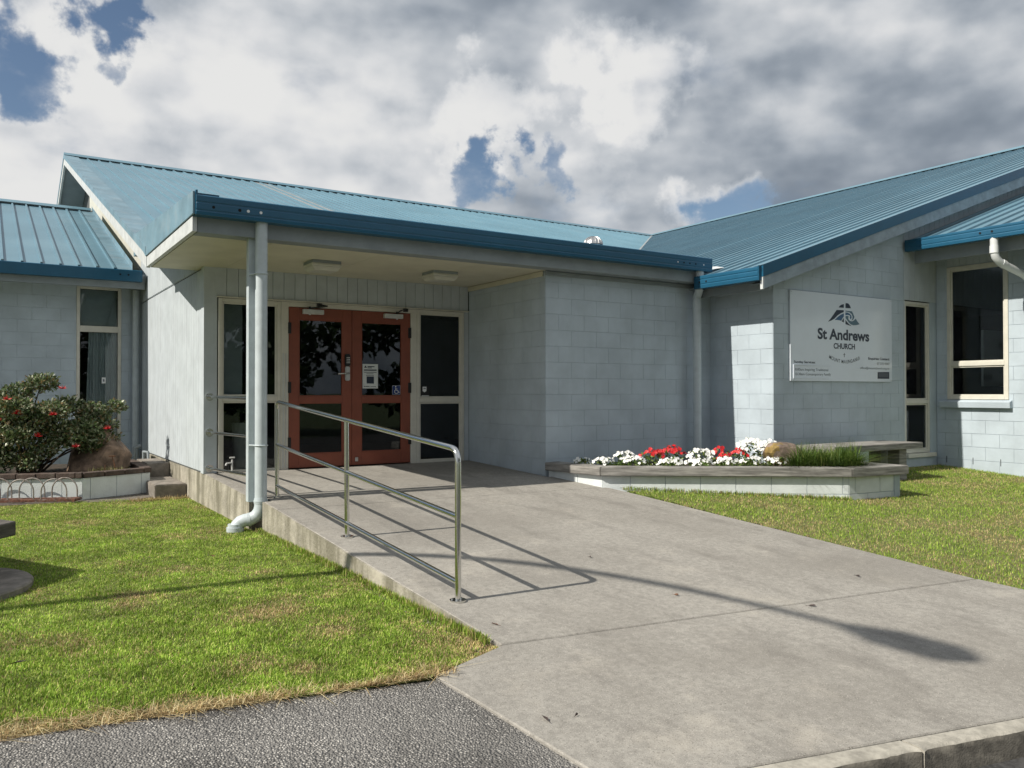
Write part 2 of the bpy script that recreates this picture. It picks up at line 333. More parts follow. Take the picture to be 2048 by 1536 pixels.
def pieces(parent, mp, u0, u1, z0, z1, du, dz, gap, thick, m, name, stagger=.5, holes=(), clips=(), phase=0., zphase=None, jit=.0015, chamf=.003):
    """separate blocks or boards, each an object; alike ones share a mesh"""
    cache = {}; k = 0; z = z0 if zphase is None else zphase
    while z < z1-1e-6:
        za, zb = max(z, z0), min(z+dz, z1); off = phase+(stagger*du if k % 2 else 0); u = u0-du+(off % du)
        while u < u1-1e-6:
            ua, ub = max(u, u0), min(u+du, u1)
            if ub-ua > .012 and zb-za > .012:
                rects = [(ua, ub, za, zb)]
                for (ha, hb, hc, hd) in holes:
                    new = []
                    for (a, b, c, d) in rects:
                        if b <= ha or a >= hb or d <= hc or c >= hd: new.append((a, b, c, d)); continue
                        if a < ha: new.append((a, ha, c, d))
                        if b > hb: new.append((hb, b, c, d))
                        aa, bb = max(a, ha), min(b, hb)
                        if c < hc: new.append((aa, bb, c, hc))
                        if d > hd: new.append((aa, bb, hd, d))
                    rects = new
                for (a, b, c, d) in rects:
                    if b-a < .015 or d-c < .015: continue
                    g = gap/2; poly = [(a+g, c+g), (b-g, c+g), (b-g, d-g), (a+g, d-g)]
                    for cl in clips:
                        poly = clip(poly, *cl)
                        if len(poly) < 3: break
                    if len(poly) < 3 or area(poly) < .0006: continue
                    o0 = poly[0]; key = tuple(round(v, 3) for p in poly for v in (p[0]-o0[0], p[1]-o0[1]))
                    jw = random.uniform(-jit, jit)
                    if key not in cache:
                        mm = M(); cx = sum(p[0] for p in poly)/len(poly); cz = sum(p[1] for p in poly)/len(poly)
                        def inn(p): 
                            sx = chamf if p[0] < cx else -chamf; sz = chamf if p[1] < cz else -chamf
                            return (p[0]+sx, p[1]+sz)
                        n = len(poly)
                        vs_ = [mp(p[0], p[1], 0) for p in poly]+[mp(p[0], p[1], thick-chamf) for p in poly]+[mp(*inn(p), thick) for p in poly]
                        mm.add(vs_, [(i, (i+1) % n, n+(i+1) % n, n+i) for i in range(n)]+[(n+i, n+(i+1) % n, 2*n+(i+1) % n, 2*n+i) for i in range(n)]+[tuple(range(2*n, 3*n))])
                        me = mm.mesh(name, Vector(mp(o0[0], o0[1], 0))); me.materials.append(MAT[m]); cache[key] = me
                    link(name, cache[key], parent, mp(o0[0], o0[1], jw))
            u += du
        z += dz; k += 1
def rib_sheet(parent, name, c0, c1, lo, hi, along, zf, m='roof_blue', pitch=.2533, h=.030, lift=0.):
    """one ribbed roofing sheet; c = coordinate across the ribs, lo(c)/hi(c) along the slope"""
    prof = []; k = 0
    c = c0
    while c < c1-1e-6:
        for dx, dz in ((0, 0), (.196, 0), (.199, h), (.229, h), (.238, 0)):
            if c+dx <= c1+1e-6: prof.append((c+dx, dz))
        c += pitch
    prof.append((c1, 0.))
    vs_ = []; 
    for c, dz in prof:
        for s in (lo(c), hi(c)):
            z = zf(s, c)+dz+lift; vs_.append((c, s, z) if along == 'Y' else (s, c, z))
    n = len(prof); fs = [(2*i, 2*i+1, 2*i+3, 2*i+2) for i in range(n-1)]
    mm = M(); mm.add(vs_, fs); return mm.build(name, m, parent)

# ================================================================== SETTING
Kd = Vector((1, -.20)).normalized()            # street direction in plan
def kerbY(X): return 2.20-.205*(X-2.5)         # back edge of the kerb
def pathY(X): return 3.84-.162*X               # lawn edge of the footpath
def sheet(name, pts, m, kind='structure', parent=None):
    mm = M(); mm.add(pts, [tuple(range(len(pts)))]); o = mm.build(name, m, parent)
    if kind and not parent: o['kind'] = kind
    return o
def ground():
    sheet('ground', [(-1500, -1500, -.16), (1500, -1500, -.16), (1500, 1500, -.16), (-1500, 1500, -.16)], 'far_grass')
    X0, X1 = -70, 90
    mm = M(); mm.add([(X0, kerbY(X0)-.09, -.105), (X1, kerbY(X1)-.09, -.105), (X1, kerbY(X1)-9.2, -.10), (X0, kerbY(X0)-9.2, -.10)], [(0, 3, 2, 1)])
    tag(mm.build('road', 'road_asphalt'), kind='structure')
    # land the building stands on
    Yn = 60
    vs_ = []; fs = []
    rows = [None, 5.5, 8.2, 14, 30, Yn]; xs = [-70, -6, -2, 2.2]
    for j, y in enumerate(rows):
        for x in xs:
            yy = y if y else pathY(x)+.0
            vs_.append((x, yy, .118 if not y else (.15 if y == 5.5 else .16)))
    n = len(xs)
    for j in range(len(rows)-1):
        for i in range(n-1): fs.append((j*n+i, j*n+i+1, (j+1)*n+i+1, (j+1)*n+i))
    mm = M(); mm.add(vs_, fs); tag(mm.build('lawn_ground', 'turf_earth'), kind='structure')
    vs_ = []; fs = []; rows = [1.4, 3, 5, 8.3, 40]; xs = [6.2, 9, 13, 22, 90]
    for y in rows:
        for x in xs: vs_.append((x, y if y > 1.4 else kerbY(x)+.02 if x < 30 else kerbY(x), ramp(y)-.012 if y < 8.3 else .45))
    n = len(xs)
    for j in range(len(rows)-1):
        for i in range(n-1): fs.append((j*n+i, j*n+i+1, (j+1)*n+i+1, (j+1)*n+i))
    mm = M(); mm.add(vs_, fs); tag(mm.build('lawn_ground', 'turf_earth'), kind='structure')
    # chip footpath, left of the concrete crossing
    mm = M(); xs = [-70, -20, -6, -2, 0, 1, 1.817, 1.9]
    a = [(x, pathY(x)+(.0 if x < 1.8 else -.03), min(ramp(pathY(x))-.016, .135)) for x in xs]; b = [(x if x < 1.85 else 1.965, kerbY(x)-.0, min(ramp(kerbY(x))-.016, .06)) for x in xs]
    n = len(xs); mm.add(a+b, [(i, n+i, n+i+1, i+1) for i in range(n-1)])
    tag(mm.build('footpath', 'chip_asphalt'), kind='structure')
    # concrete crossing and ramp: slabs with open joints
    cp = thing('concrete_ramp', kind='structure')
    def slab(poly, name='slab'):
        top = [(x, y, ramp(y)) for x, y in poly]; bot = [(x, y, ramp(y)-.30) for x, y in poly]
        mm = M(); mm.prism(bot, top); return mm.build(name, 'concrete', cp, bevel=.006)
    g = .0065
    slab([(2.20, 10.16), (2.20, 8.202), (2.20, 8.20), (5.80, 8.20), (5.80, 10.16)], 'landing_slab')
    slab([(2.335, 8.198), (2.335, 7.94), (2.262, 7.94), (2.27, 7.54+g), (6.0, 7.36+g), (5.97, 7.42), (5.86, 8.198)])
    slab([(2.27, 7.54-g), (2.335, 3.735+g), (6.20, 3.26+g), (6.14, 5), (6.07, 6.9), (6.03, 7.36-g)])
    slab([(2.335, 3.735-g), (1.83, 3.54), (1.86, 3.3), (1.97, 2.31), (2.3, kerbY(2.3)+.008), (6.4, kerbY(6.4)+.008), (6.3, 2.6), (6.21, 3.26-g)])
    # landing side wall (board-marked concrete) down to the lawn
    mm = M(); mm.prism([(2.185, 8.19, -.1), (2.185, 10.17, -.1), (2.185, 10.17, .535), (2.185, 8.19, .466)], [(2.199, 8.19, -.1), (2.199, 10.17, -.1), (2.199, 10.17, .535), (2.199, 8.19, .466)])
    mm.build('side_wall', 'concrete_wall', cp)
    M().box(2.205, 2.33, 8.185, 8.196, -.1, .462).build('side_wall', 'concrete_wall', cp)
    mm = M(); ys = [7.945, 7.54, 6, 4.6, 3.85]
    P = [(2.245+.017*(8.02-y)*1.05, y) for y in ys]
    mm.prism([(x, y, ramp(y)-.004) for x, y in P]+[(x, y, -.1) for x, y in P[::-1]], [(x+.014, y, ramp(y)-.004) for x, y in P]+[(x+.014, y, -.1) for x, y in P[::-1]])
    mm.build('side_wall', 'concrete_wall', cp)
    # kerb: three stones with open joints, worn arris
    kb = thing('kerb', kind='structure')
    def kstone(xa, xb):
        mm = M(); n = max(4, int((xb-xa)/.03)); n = min(n, 90); vs_ = []; fs = []
        for i in range(n+1):
            x = xa+(xb-xa)*i/n; y = kerbY(x); z = min(ramp(y)-.004, .07)
            e = .007*mnoise.noise((x*7, 1, 3))+.006*mnoise.noise((x*29, 5, 3))
            if i in (0, n): e -= .012
            pr = [(0, z), (-.045, z-.001), (-.074+e, z-.003), (-.088+e, z-.012), (-.094+e*.4, z-.034), (-.100, -.12), (0, -.12)]
            for dy, zz in pr: vs_.append((x, y+dy, zz))
        k = 7
        for i in range(n):
            for j in range(k): fs.append((i*k+j, i*k+(j+1) % k, (i+1)*k+(j+1) % k, (i+1)*k+j))
        fs += [tuple(range(k)), tuple(n*k+j for j in range(k))]
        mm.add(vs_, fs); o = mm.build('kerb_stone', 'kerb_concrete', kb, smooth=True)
        o.data.materials.append(MAT['kerb_grime_shade'])
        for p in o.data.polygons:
            if p.normal.y < -.75: p.material_index = 1  # front faces darker: road grime, plus shade put into the colour
        return o
    for a_, b_ in ((-70, -4), (-4+.008, .3), (.308, 1.92), (1.928, 3.27), (3.282, 5.2), (5.208, 8.6), (8.608, 90)): kstone(a_, b_)
    # strip of bare ground and dry litter beside the left planter
    sheet('gravel_path', [(-3, 12.6, .166), (.2, 11.46, .166), (1.0, 11.22, .166), (1.55, 11.12, .166), (1.72, 11.3, .167), (2.18, 11.1, .167), (2.18, 13.3, .167), (-3, 13.6, .166)], 'gravel_path')
ground()

# ================================================================== ENTRANCE HALL (main block)
hall = thing('entrance_hall', 'pale blue-grey entrance building with red double doors under a flat porch', 'building', (2.19, 10.18, .5))
def gutter(parent, pts_profile, a, b, axis, holes=(), name='gutter', m='fascia_blue'):
    """profile given as (out, z); a..b along axis; out measured along -Y or -X"""
    mm = M()
    if axis == 'X': A = [(a, -o, z) for o, z in pts_profile]; B = [(b, -o, z) for o, z in pts_profile]
    else: A = [(-o, a, z) for o, z in pts_profile]; B = [(-o, b, z) for o, z in pts_profile]
    mm.prism(A, B); g = mm.build(name, m, parent, bevel=.003)
    return g
def build_hall():
    P = hall
    # --- gable / side wall at X=2.19
    mp = planeX(2.19)
    core = M(); pts = [(10.20, .535), (10.20, zM(10.20)-.16), (YR, zM(YR)-.16), (2*YR-10.2, zM(10.2)-.16), (2*YR-10.2, .535)]
    core.prism([(2.20, y, z) for y, z in pts], [(2.30, y, z) for y, z in pts])
    w = core.build('side_wall', 'board_gap', P)
    pieces(w, mp, 10.18, 14.94, .545, 3.004, .15, 3, .005, .0, 'board_paint', 'board', 0) if False else None
    mpb = planeX(2.20)
    pieces(w, mpb, 10.18, 14.96, .545, 3.003, .145, 2.458, .008, .018, 'board_paint', 'board', 0, jit=.0012, chamf=.010)
    pieces(w, mpb, 10.18, 14.96, 3.009, 8, .145, 5, .008, .018, 'board_paint', 'board', 0, clips=[(-SM, 1, zM(0)-.17)], jit=.0012, chamf=.010)
    pieces(w, mpb, 14.96, YR, 3.3, 8, .145, 5, .005, .018, 'gable_board', 'board', 0, clips=[(-SM, 1, zM(0)-.17)], jit=.0004, chamf=.004)
    # foundation under it
    M().box(2.187, 2.26, 10.175, 14.95, -.1, .533).build('foundation', 'concrete_wall', P)
    # --- door wall at Y=10.18
    Y = 10.18; my = planeY(Y)
    holes = [(2.335, 5.735, .0, 2.655)]
    head = M(); head.mbox(my, 2.22, 5.81, 2.66, 3.02, -.15, -.012); hw = head.build('front_wall', 'board_gap', P)
    pieces(hw, planeY(Y+.012), 2.30, 5.80, 2.668, 3.02, .14, .36, .004, .018, 'board_paint', 'board', 0, jit=.0004, chamf=.003)
    M().mbox(my, 2.176, 2.332, .535, 3.015, -.14, .004).build('corner_board', 'board_paint', P, bevel=.003)
    M().mbox(my, 5.738, 5.812, .50, 2.66, -.14, .0).build('corner_board', 'board_paint', P, bevel=.003)
    M().mbox(my, 2.325, 5.80, 2.652, 2.668, -.02, .035).build('head_flashing', 'frame_cream', P, bevel=.002)
    # side windows
    def window(u0, u1, z0, z1, zt, mp, parent, fw_=.045, name='window', th=.05, panes=None):
        mm = M(); d = (-.05, .012)
        mm.mbox(mp, u0, u0+fw_, z0, z1, *d); mm.mbox(mp, u1-fw_, u1, z0, z1, *d)
        mm.mbox(mp, u0+fw_, u1-fw_, z1-fw_, z1, *d); mm.mbox(mp, u0+fw_, u1-fw_, z0, z0+fw_, *d)
        if zt: mm.mbox(mp, u0+fw_, u1-fw_, zt-.03, zt+.03, *d)
        f = mm.build(name, 'frame_cream', parent, bevel=.004)
        # slimmer inner sash
        mm = M(); s = .022; e = (-.042, -.006)
        cells = [(z0+fw_, zt-.03), (zt+.03, z1-fw_)] if zt else [(z0+fw_, z1-fw_)]
        for a, b in cells:
            ua, ub = u0+fw_, u1-fw_
            mm.mbox(mp, ua, ua+s, a, b, *e); mm.mbox(mp, ub-s, ub, a, b, *e); mm.mbox(mp, ua+s, ub-s, b-s, b, *e); mm.mbox(mp, ua+s, ub-s, a, a+s, *e)
        mm.build('sash', 'frame_cream', f, bevel=.003)
        for a, b in cells:
            g_ = M(); g_.mbox(mp, u0+fw_+.01, u1-fw_-.01, a+.01, b-.01, -.026, -.021); g_.build('glass_pane', 'glass', f)
        return f
    window(2.345, 3.10, .50, 2.648, 1.43, my, P)
    window(4.985, 5.728, .515, 2.648, 1.40, my, P)
    M().mbox(my, 3.102, 3.198, .52, 2.65, -.08, .012).build('door_jamb', 'frame_cream', P, bevel=.004)
    M().mbox(my, 4.892, 4.983, .52, 2.65, -.08, .012).build('door_jamb', 'frame_cream', P, bevel=.004)
    M().mbox(my, 3.198, 4.892, 2.592, 2.65, -.08, .012).build('door_head', 'frame_cream', P, bevel=.004)
    jd = M()
    for du in (.0, .035): jd.mbox(my, 3.125+du, 3.133+du, .56, 2.0, .012, .022)
    jd.build('door_track', 'white_trim', P)
    # doors
    def door(u0, u1, hinge):
        d = (-.042, .002); mm = M(); st = .135; zb, zt_ = .552, 2.588
        stl, str_ = (.13, .125)
        mm.mbox(my, u0, u0+stl, zb, zt_, *d); mm.mbox(my, u1-str_, u1, zb, zt_, *d)
        mm.mbox(my, u0+stl, u1-str_, zt_-.15, zt_, *d); mm.mbox(my, u0+stl, u1-str_, zb, zb+.17, *d); mm.mbox(my, u0+stl, u1-str_, 1.375, 1.458, *d)
        o = mm.build('door', 'door_red', P, bevel=.003)
        for a, b in ((zb+.17, 1.375), (1.458, zt_-.15)):
            g_ = M(); g_.mbox(my, u0+stl-.004, u1-str_+.004, a-.004, b+.004, -.024, -.018); g_.build('glass_pane', 'glass', o)
            bead = M(); ua, ub = u0+stl, u1-str_
            bead.mbox(my, ua, ua+.012, a, b, -.017, -.004); bead.mbox(my, ub-.012, ub, a, b, -.017, -.004); bead.mbox(my, ua+.012, ub-.012, a, a+.012, -.017, -.004); bead.mbox(my, ua+.012, ub-.012, b-.012, b, -.017, -.004)
            bead.build('glazing_bead', 'door_red', o)
        hx = u0 if hinge < 0 else u1
        for z in (2.25, 1.5, .8):
            h = M(); h.cyl((hx, Y-.012, z), (hx, Y-.012, z+.14), .013, 10); h.box(hx-.03, hx+.03, Y-.008, Y+.002, z, z+.14); h.build('hinge', 'black_plastic', o)
        # closer
        cx = u0+.17 if hinge < 0 else u1-.40
        c = M(); c.box(cx, cx+.27, Y-.062, Y-.004, 2.505, 2.565); c.build('closer_body', 'zinc', o, bevel=.004)
        c = M(); px_ = cx+.09 if hinge < 0 else cx+.19
        c.cyl((px_, Y-.035, 2.495), (px_, Y-.035, 2.51), .012); c.build('closer_valve', 'sticker_white', o)
        c = M(); pv = Vector((px_, Y-.035, 2.58)); el = pv+Vector((.17 if hinge < 0 else -.02, -.17, .02)); sh = Vector((px_+.13*(1 if hinge < 0 else 1), Y-.02, 2.635))
        c.cyl((px_, Y-.035, 2.56), (px_, Y-.035, 2.60), .014, 10); c.tube([pv, el], .011, 8); c.tube([el, sh+Vector((0, -.015, 0))], .009, 8); c.box(sh.x-.03, sh.x+.03, Y-.045, Y-.013, 2.605, 2.648); c.build('closer_arm', 'black_plastic', o)
        k = M(); hx2 = u1-.06 if hinge < 0 else u0+.06
        k.box(hx2-.02, hx2+.02, Y-.02, Y-.003, .60, .655); k.cyl((hx2, Y-.03, .64), (hx2, Y-.03, .62), .012, 8); k.build('door_bolt', 'silver', o, bevel=.003)
        return o
    dl = door(3.203, 4.042, -1); dr = door(4.047, 4.886, 1)
    hx = 3.975
    k = M(); k.box(hx-.037, hx+.037, Y-.045, Y-.003, 1.85, 2.01); k.build('keypad', 'black_plastic', dl, bevel=.012, seg=2)
    k = M()
    for i in range(3):
        for j in range(4): k.box(hx-.020+i*.016, hx-.011+i*.016, Y-.048, Y-.044, 1.89+j*.022, 1.90+j*.022)
    k.build('keypad_button', 'sticker_white', dl)
    k = M(); k.box(hx-.033, hx+.033, Y-.035, Y-.003, 1.66, 1.846); k.build('lock_plate', 'silver', dl, bevel=.01, seg=2)
    k = M(); k.tube([(hx, Y-.03, 1.755), (hx, Y-.075, 1.755), (hx-.02, Y-.085, 1.755), (hx-.15, Y-.082, 1.748)], [.012, .012, .012, .009], 10); k.build('handle', 'stainless', dl, smooth=True)
    # poster on the right leaf
    po = M(); po.box(4.20, 4.42, Y+.0165, Y+.0174, 1.56, 1.885); po_ = po.build('notice', 'paper', dr)
    ln = M()
    for (a, b, c, d) in ((4.27, 4.37, 1.845, 1.857), (4.27, 4.33, 1.83, 1.838), (4.22, 4.40, 1.797, 1.812), (4.22, 4.40, 1.772, 1.779), (4.255, 4.355, 1.752, 1.758), (4.25, 4.36, 1.730, 1.736), (4.24, 4.30, 1.582, 1.59), (4.31, 4.39, 1.582, 1.588), (4.222, 4.234, 1.58, 1.592)):
        ln.box(a, b, Y+.0150, Y+.0158, c, d)
    ln.add([(4.222, Y+.015, 1.835), (4.262, Y+.015, 1.835), (4.245, Y+.015, 1.862), (4.238, Y+.015, 1.862)], [(0, 1, 2, 3)])
    ln.box(4.258, 4.362, Y+.0150, Y+.0158, 1.625, 1.72); ln.build('notice_print', 'ink_navy', dr)
    # accessible sticker
    st = M(); st.box(4.628, 4.748, Y+.0165, Y+.0174, 1.478, 1.60); st.build('sticker', 'sticker_blue', dr)
    s = M(); yy = Y+.0155
    def bar(p, q, r_): s.tube([(p[0], yy, p[1]), (q[0], yy, q[1])], r_, 6)
    s.cyl((4.680, yy+.0005, 1.585), (4.680, yy-.0005, 1.585), .009, 12)
    bar((4.680, 1.570), (4.682, 1.538), .0045); bar((4.682, 1.538), (4.708, 1.536), .0045); bar((4.708, 1.536), (4.722, 1.506), .0045); bar((4.722, 1.506), (4.734, 1.510), .004); bar((4.681, 1.556), (4.702, 1.554), .004)
    s.tube([(4.690+.028*math.cos(a), yy, 1.518+.026*math.sin(a)) for a in [R(110+i*20) for i in range(12)]], .004, 6); 
    fr_ = .0025
    s.box(4.629, 4.747, yy-.0003, yy+.0004, 1.479, 1.479+fr_); s.box(4.629, 4.747, yy-.0003, yy+.0004, 1.597, 1.5995); s.box(4.629, 4.6315, yy-.0003, yy+.0004, 1.4815, 1.597); s.box(4.7445, 4.747, yy-.0003, yy+.0004, 1.4815, 1.597)
    s.build('sticker_symbol', 'sticker_white', dr)
    # security sticker in the right window
    s = M(); s.box(5.06, 5.19, Y+.012, Y+.014, 1.452, 1.60); s.build('sticker', 'black_plastic', P)
    s = M(); s.add([(5.083, Y+.011, 1.585), (5.083, Y+.011, 1.525), (5.112, Y+.011, 1.508), (5.142, Y+.011, 1.525), (5.142, Y+.011, 1.585)], [(0, 1, 2, 3, 4)]); s.box(5.067, 5.18, Y+.0105, Y+.0115, 1.456, 1.464); s.build('sticker_print', 'sticker_white', P)
    s = M(); s.box(5.095, 5.13, Y+.009, Y+.010, 1.553, 1.557); s.box(5.095, 5.13, Y+.009, Y+.010, 1.560, 1.568); s.build('sticker_print', 'ink_navy', P)
    # door sill
    M().box(2.34, 5.73, Y-.03, Y+.10, .49, .515+.0).build('sill', 'concrete', P)
    # tap by the left window
    t_ = M(); t_.tube([(2.50, Y-.05, .52), (2.50, Y-.05, .70)], .012, 8); t_.tube([(2.50, Y-.05, .66), (2.43, Y-.07, .655), (2.42, Y-.07, .63)], .010, 8); t_.tube([(2.47, Y-.05, .72), (2.53, Y-.05, .72)], .010, 8); t_.build('tap', 'zinc', P, smooth=True)
    # --- block walls
    def bw(name, mp, u0, u1, z0, z1, holes=(), clips=(), phase=0., zph=None, corepts=None, parent=P, du=.4):
        c = M()
        if corepts: c.prism([mp(u, z, -.004) for u, z in corepts], [mp(u, z, -.12) for u, z in corepts])
        else: c.mbox(mp, u0+.004, u1-.004, z0, z1, -.12, -.004)
        o = c.build(name, 'wall_joint', parent)
        pieces(o, lambda u, z, w: mp(u, z, w-.004), u0, u1, z0, z1, du, .2, .0034, .004, 'wall_paint', 'block', .5, holes, clips, phase, zph, jit=.0006, chamf=.0018)
        return o
    globals()['bw'] = bw; globals()['window'] = window
    bw('block_wall', planeX(5.81), 8.275, 10.175, .30, 3.0, zph=.28, phase=.1)
    bw('block_wall', planeY(8.27), 5.814, 8.69, .30, 3.06, zph=.28, phase=.2)
    M().box(5.80, 8.4, 8.245, 8.262, 2.955, 3.008).build('wall_trim', 'beam_grey', P, bevel=.003)
    M().box(5.785, 5.803, 8.30, 10.16, 2.945, 3.008).build('wall_trim', 'soffit_cream', P, bevel=.003)
    # --- porch roof
    M().box(1.66, 8.32, 8.05, 8.24, 3.012, 3.20).build('beam', 'beam_grey', P, bevel=.004)
    xs = [1.66, 2.42, 3.62, 4.82, 5.798]
    for a, b in zip(xs, xs[1:]):
        M().box(a+.002, b-.002, 8.245, 10.17 if a > 2 else 10.58, 3.012, 3.03).build('soffit_panel', 'soffit_cream', P)
    M().box(1.66, 2.18, 10.585, 10.60, 3.012, 3.2).build('soffit_closer', 'beam_grey', P)
    rt_ = M(); rt_.hexa([(1.66, 8.05, 3.21), (8.36, 8.05, 3.21), (8.36, 12.0, 3.34), (1.66, 12.0, 3.34), (1.66, 8.05, 3.27), (8.36, 8.05, 3.27), (8.36, 12.0, 3.40), (1.66, 12.0, 3.40)]); rt_.build('porch_roof', 'roof_flash', P)
    prof = [(-8.045, 3.155), (-7.93, 3.155), (-7.925, 3.19), (-7.932, 3.20), (-7.925, 3.21), (-7.925, 3.265), (-7.932, 3.275), (-7.925, 3.285), (-7.925, 3.335), (-7.94, 3.345), (-7.95, 3.335), (-7.95, 3.18), (-8.045, 3.18)]
    g = gutter(P, [(o, z) for o, z in prof], 1.625, 8.37, 'X')
    M().box(1.622, 1.64, 7.93, 8.06, 3.16, 3.385).build('gutter_end', 'fascia_blue', g)
    M().box(8.355, 8.372, 7.935, 8.05, 3.16, 3.34).build('gutter_end', 'fascia_blue', g)
    M().box(1.64, 1.86, 8.05, 8.08, 3.27, 3.385).build('gutter_back', 'fascia_blue', g)
    for hx, rr in ((1.78, .014), (2.02, .015), (2.10, .014), (2.22, .014), (7.72, .010), (7.83, .011), (7.94, .011), (8.05, .011), (8.20, .010)):
        h = M(); h.cyl((hx, 7.9225, 3.238), (hx, 7.9315, 3.238), rr, 14); h.build('overflow_hole', 'black_hole' if hx not in (2.10, 2.22, 7.72, 8.20) else 'sticker_white', g)
    # left fascia: blue flashing over a white board
    f = M(); pts = [(7.95, 3.163), (7.95, 3.375), (11.50, zM(11.50)+.02), (10.62, 3.145)]
    f.prism([(1.598, y, z) for y, z in pts], [(1.618, y, z) for y, z in pts]); f.build('fascia', 'roof_flash', P, bevel=.002)
    f = M(); f.prism([(1.612, y, z) for y, z in ((8.03, 3.015), (8.03, 3.155), (10.6, 3.142), (10.6, 3.015))], [(1.655, y, z) for y, z in ((8.03, 3.015), (8.03, 3.155), (10.6, 3.142), (10.6, 3.015))]); f.build('fascia_board', 'white_trim', P, bevel=.003)
    # --- barge boards of the gable
    for sgn in (1, -1):
        def yy(d): return YR-sgn*(YR-d)
        Ya = 10.60
        b = M(); pts = [(yy(Ya), zM(Ya)+.035), (YR, zM(YR)+.035), (YR, zM(YR)-.06), (yy(Ya), zM(Ya)-.06)]
        b.prism([(1.594, y, z) for y, z in pts], [(1.622, y, z) for y, z in pts]); b.build('barge_flashing', 'roof_flash', P)
        b = M(); pts = [(yy(Ya), zM(Ya)-.056), (YR, zM(YR)-.056), (YR, zM(YR)-.22), (yy(Ya), zM(Ya)-.22)]
        b.prism([(1.606, y, z) for y, z in pts], [(1.65, y, z) for y, z in pts]); b.build('barge_board', 'white_trim', P)
        b = M(); pts = [(yy(10.62), zM(10.62)-.13), (YR, zM(YR)-.13), (YR, zM(YR)-.145), (yy(10.62), zM(10.62)-.145)]
        b.prism([(1.652, y, z) for y, z in pts], [(2.195, y, z) for y, z in pts]); b.build('soffit', 'beam_grey', P)
    b = M(); b.box(1.65, 2.18, 14.88, 15.0, 3.2, 4.35); 
    # --- main roof
    roof = M(); pts = [(10.7, zM(10.7)-.03), (YR, zM(YR)-.03), (2*YR-10.7, zM(10.7)-.03), (2*YR-10.7, zM(10.7)-.08), (YR, zM(YR)-.12), (10.7, zM(10.7)-.08)]
    roof.prism([(1.62, y, z) for y, z in pts], [(XR, y, z) for y, z in pts])
    roof = M()      # underside follows the valley so it never shows above the wing roof
    lo = lambda x: max(10.9, 11.57+(zR(x)-3.55)/SM)
    n = 30; vs_ = []; fs = []
    for i in range(n+1):
        x = 1.63+(XR-1.63)*i/n; l = min(lo(x), YR); vs_ += [(x, l, zM(l)-.02), (x, YR, zM(YR)-.02), (x, 2*YR-10.9, zM(10.9)-.02)]
    for i in range(n): fs += [(3*i, 3*i+1, 3*i+4, 3*i+3), (3*i+1, 3*i+2, 3*i+5, 3*i+4)]
    roof.add(vs_, fs); rf = roof.build('roof', 'roof_flash', P)
    x = 1.90
    k = 0
    while x < XR-.05:
        x2 = min(x+.76, XR-.02)
        rib_sheet(rf, 'roof_sheet', x, x2, lambda c: min(lo(c), YR), lambda c: YR-.02, 'Y', lambda s, c: zM(s), lift=.004*(k % 2))
        x += .76; k += 1
    fl = M(); fl.add([(1.60, 10.9, zM(10.9)+.036), (1.91, 10.9, zM(10.9)+.026), (1.91, YR, zM(YR)+.026), (1.60, YR, zM(YR)+.036)], [(0, 1, 2, 3)]); fl.build('verge_flashing', 'roof_flash', rf)
    for q in range(2):
        xa = 1.90+.2533*(17+q); l_ = lo(xa)
        fl = M(); fl.add([(xa+.004, l_, zM(l_)+.011), (xa+.176, l_, zM(l_)+.011), (xa+.176, YR-.1, zM(YR-.1)+.011), (xa+.004, YR-.1, zM(YR-.1)+.011)], [(0, 1, 2, 3)]); fl.build('replaced_sheet', 'galv_grey', rf)
    rc = M(); rc.prism([(1.6, YR-.17, zM(YR-.17)+.048), (1.6, YR, zM(YR)+.09), (1.6, YR+.17, zM(YR-.17)+.048), (1.6, YR, zM(YR)+.02)], [(XR, YR-.17, zM(YR-.17)+.048), (XR, YR, zM(YR)+.09), (XR, YR+.17, zM(YR-.17)+.048), (XR, YR, zM(YR)+.02)]); rc.build('ridge_cap', 'roof_blue', rf)
    va = M(); pts = [];
    xv = [8.6+(XR-8.6)*i/12 for i in range(13)]
    for q in (-.10, .10):
        pass
    A = [(x-.09, lo(x-.09), zM(lo(x-.09))+.030) for x in xv]; B = [(x+.02, lo(x+.02)-.10, zR(x+.02)+.030) for x in xv]
    va.add(A+B, [(i, i+1, 13+i+1, 13+i) for i in range(12)]); va.build('valley_flashing', 'beam_grey', rf)
    # --- porch post and downpipe
    M().box(2.15, 2.23, 8.10, 8.18, .435, 3.02).build('post', 'pipe_paint', P, bevel=.004)
    d = M(); px_, py_ = 2.252, 8.02
    d.tube([(px_, py_, 3.16), (px_, py_, 2.98), (px_, py_, .46)], .058, 20); dp = d.build('downpipe', 'pipe_paint', P, smooth=True)
    el = M(); A0 = Vector((px_, py_, 0)); B0 = Vector((2.03, 8.10, 0))
    el.tube([A0.lerp(B0, q)+Vector((0, 0, z)) for q, z in ((0, .48), (0, .40), (.05, .35), (.18, .305), (.38, .278), (.62, .268), (.80, .252), (.92, .222), (.98, .18), (1, .12))], .062, 20); el.build('elbow', 'pipe_paint', dp, smooth=True)
    for z0, z1, r_ in ((.43, .465, .066), (.445, .455, .069)):
        c = M(); c.cyl((px_, py_, z0), (px_, py_, z1), r_, 20); c.build('collar', 'pipe_paint', dp, smooth=True)
    c = M(); c.cyl((B0.x, B0.y, .12), (B0.x, B0.y, .205), .082, 22); c.cyl((B0.x, B0.y, .205), (B0.x, B0.y, .235), .070, 22); c.build('socket', 'pipe_paint', dp, smooth=True)
    m0 = A0.lerp(B0, .45)
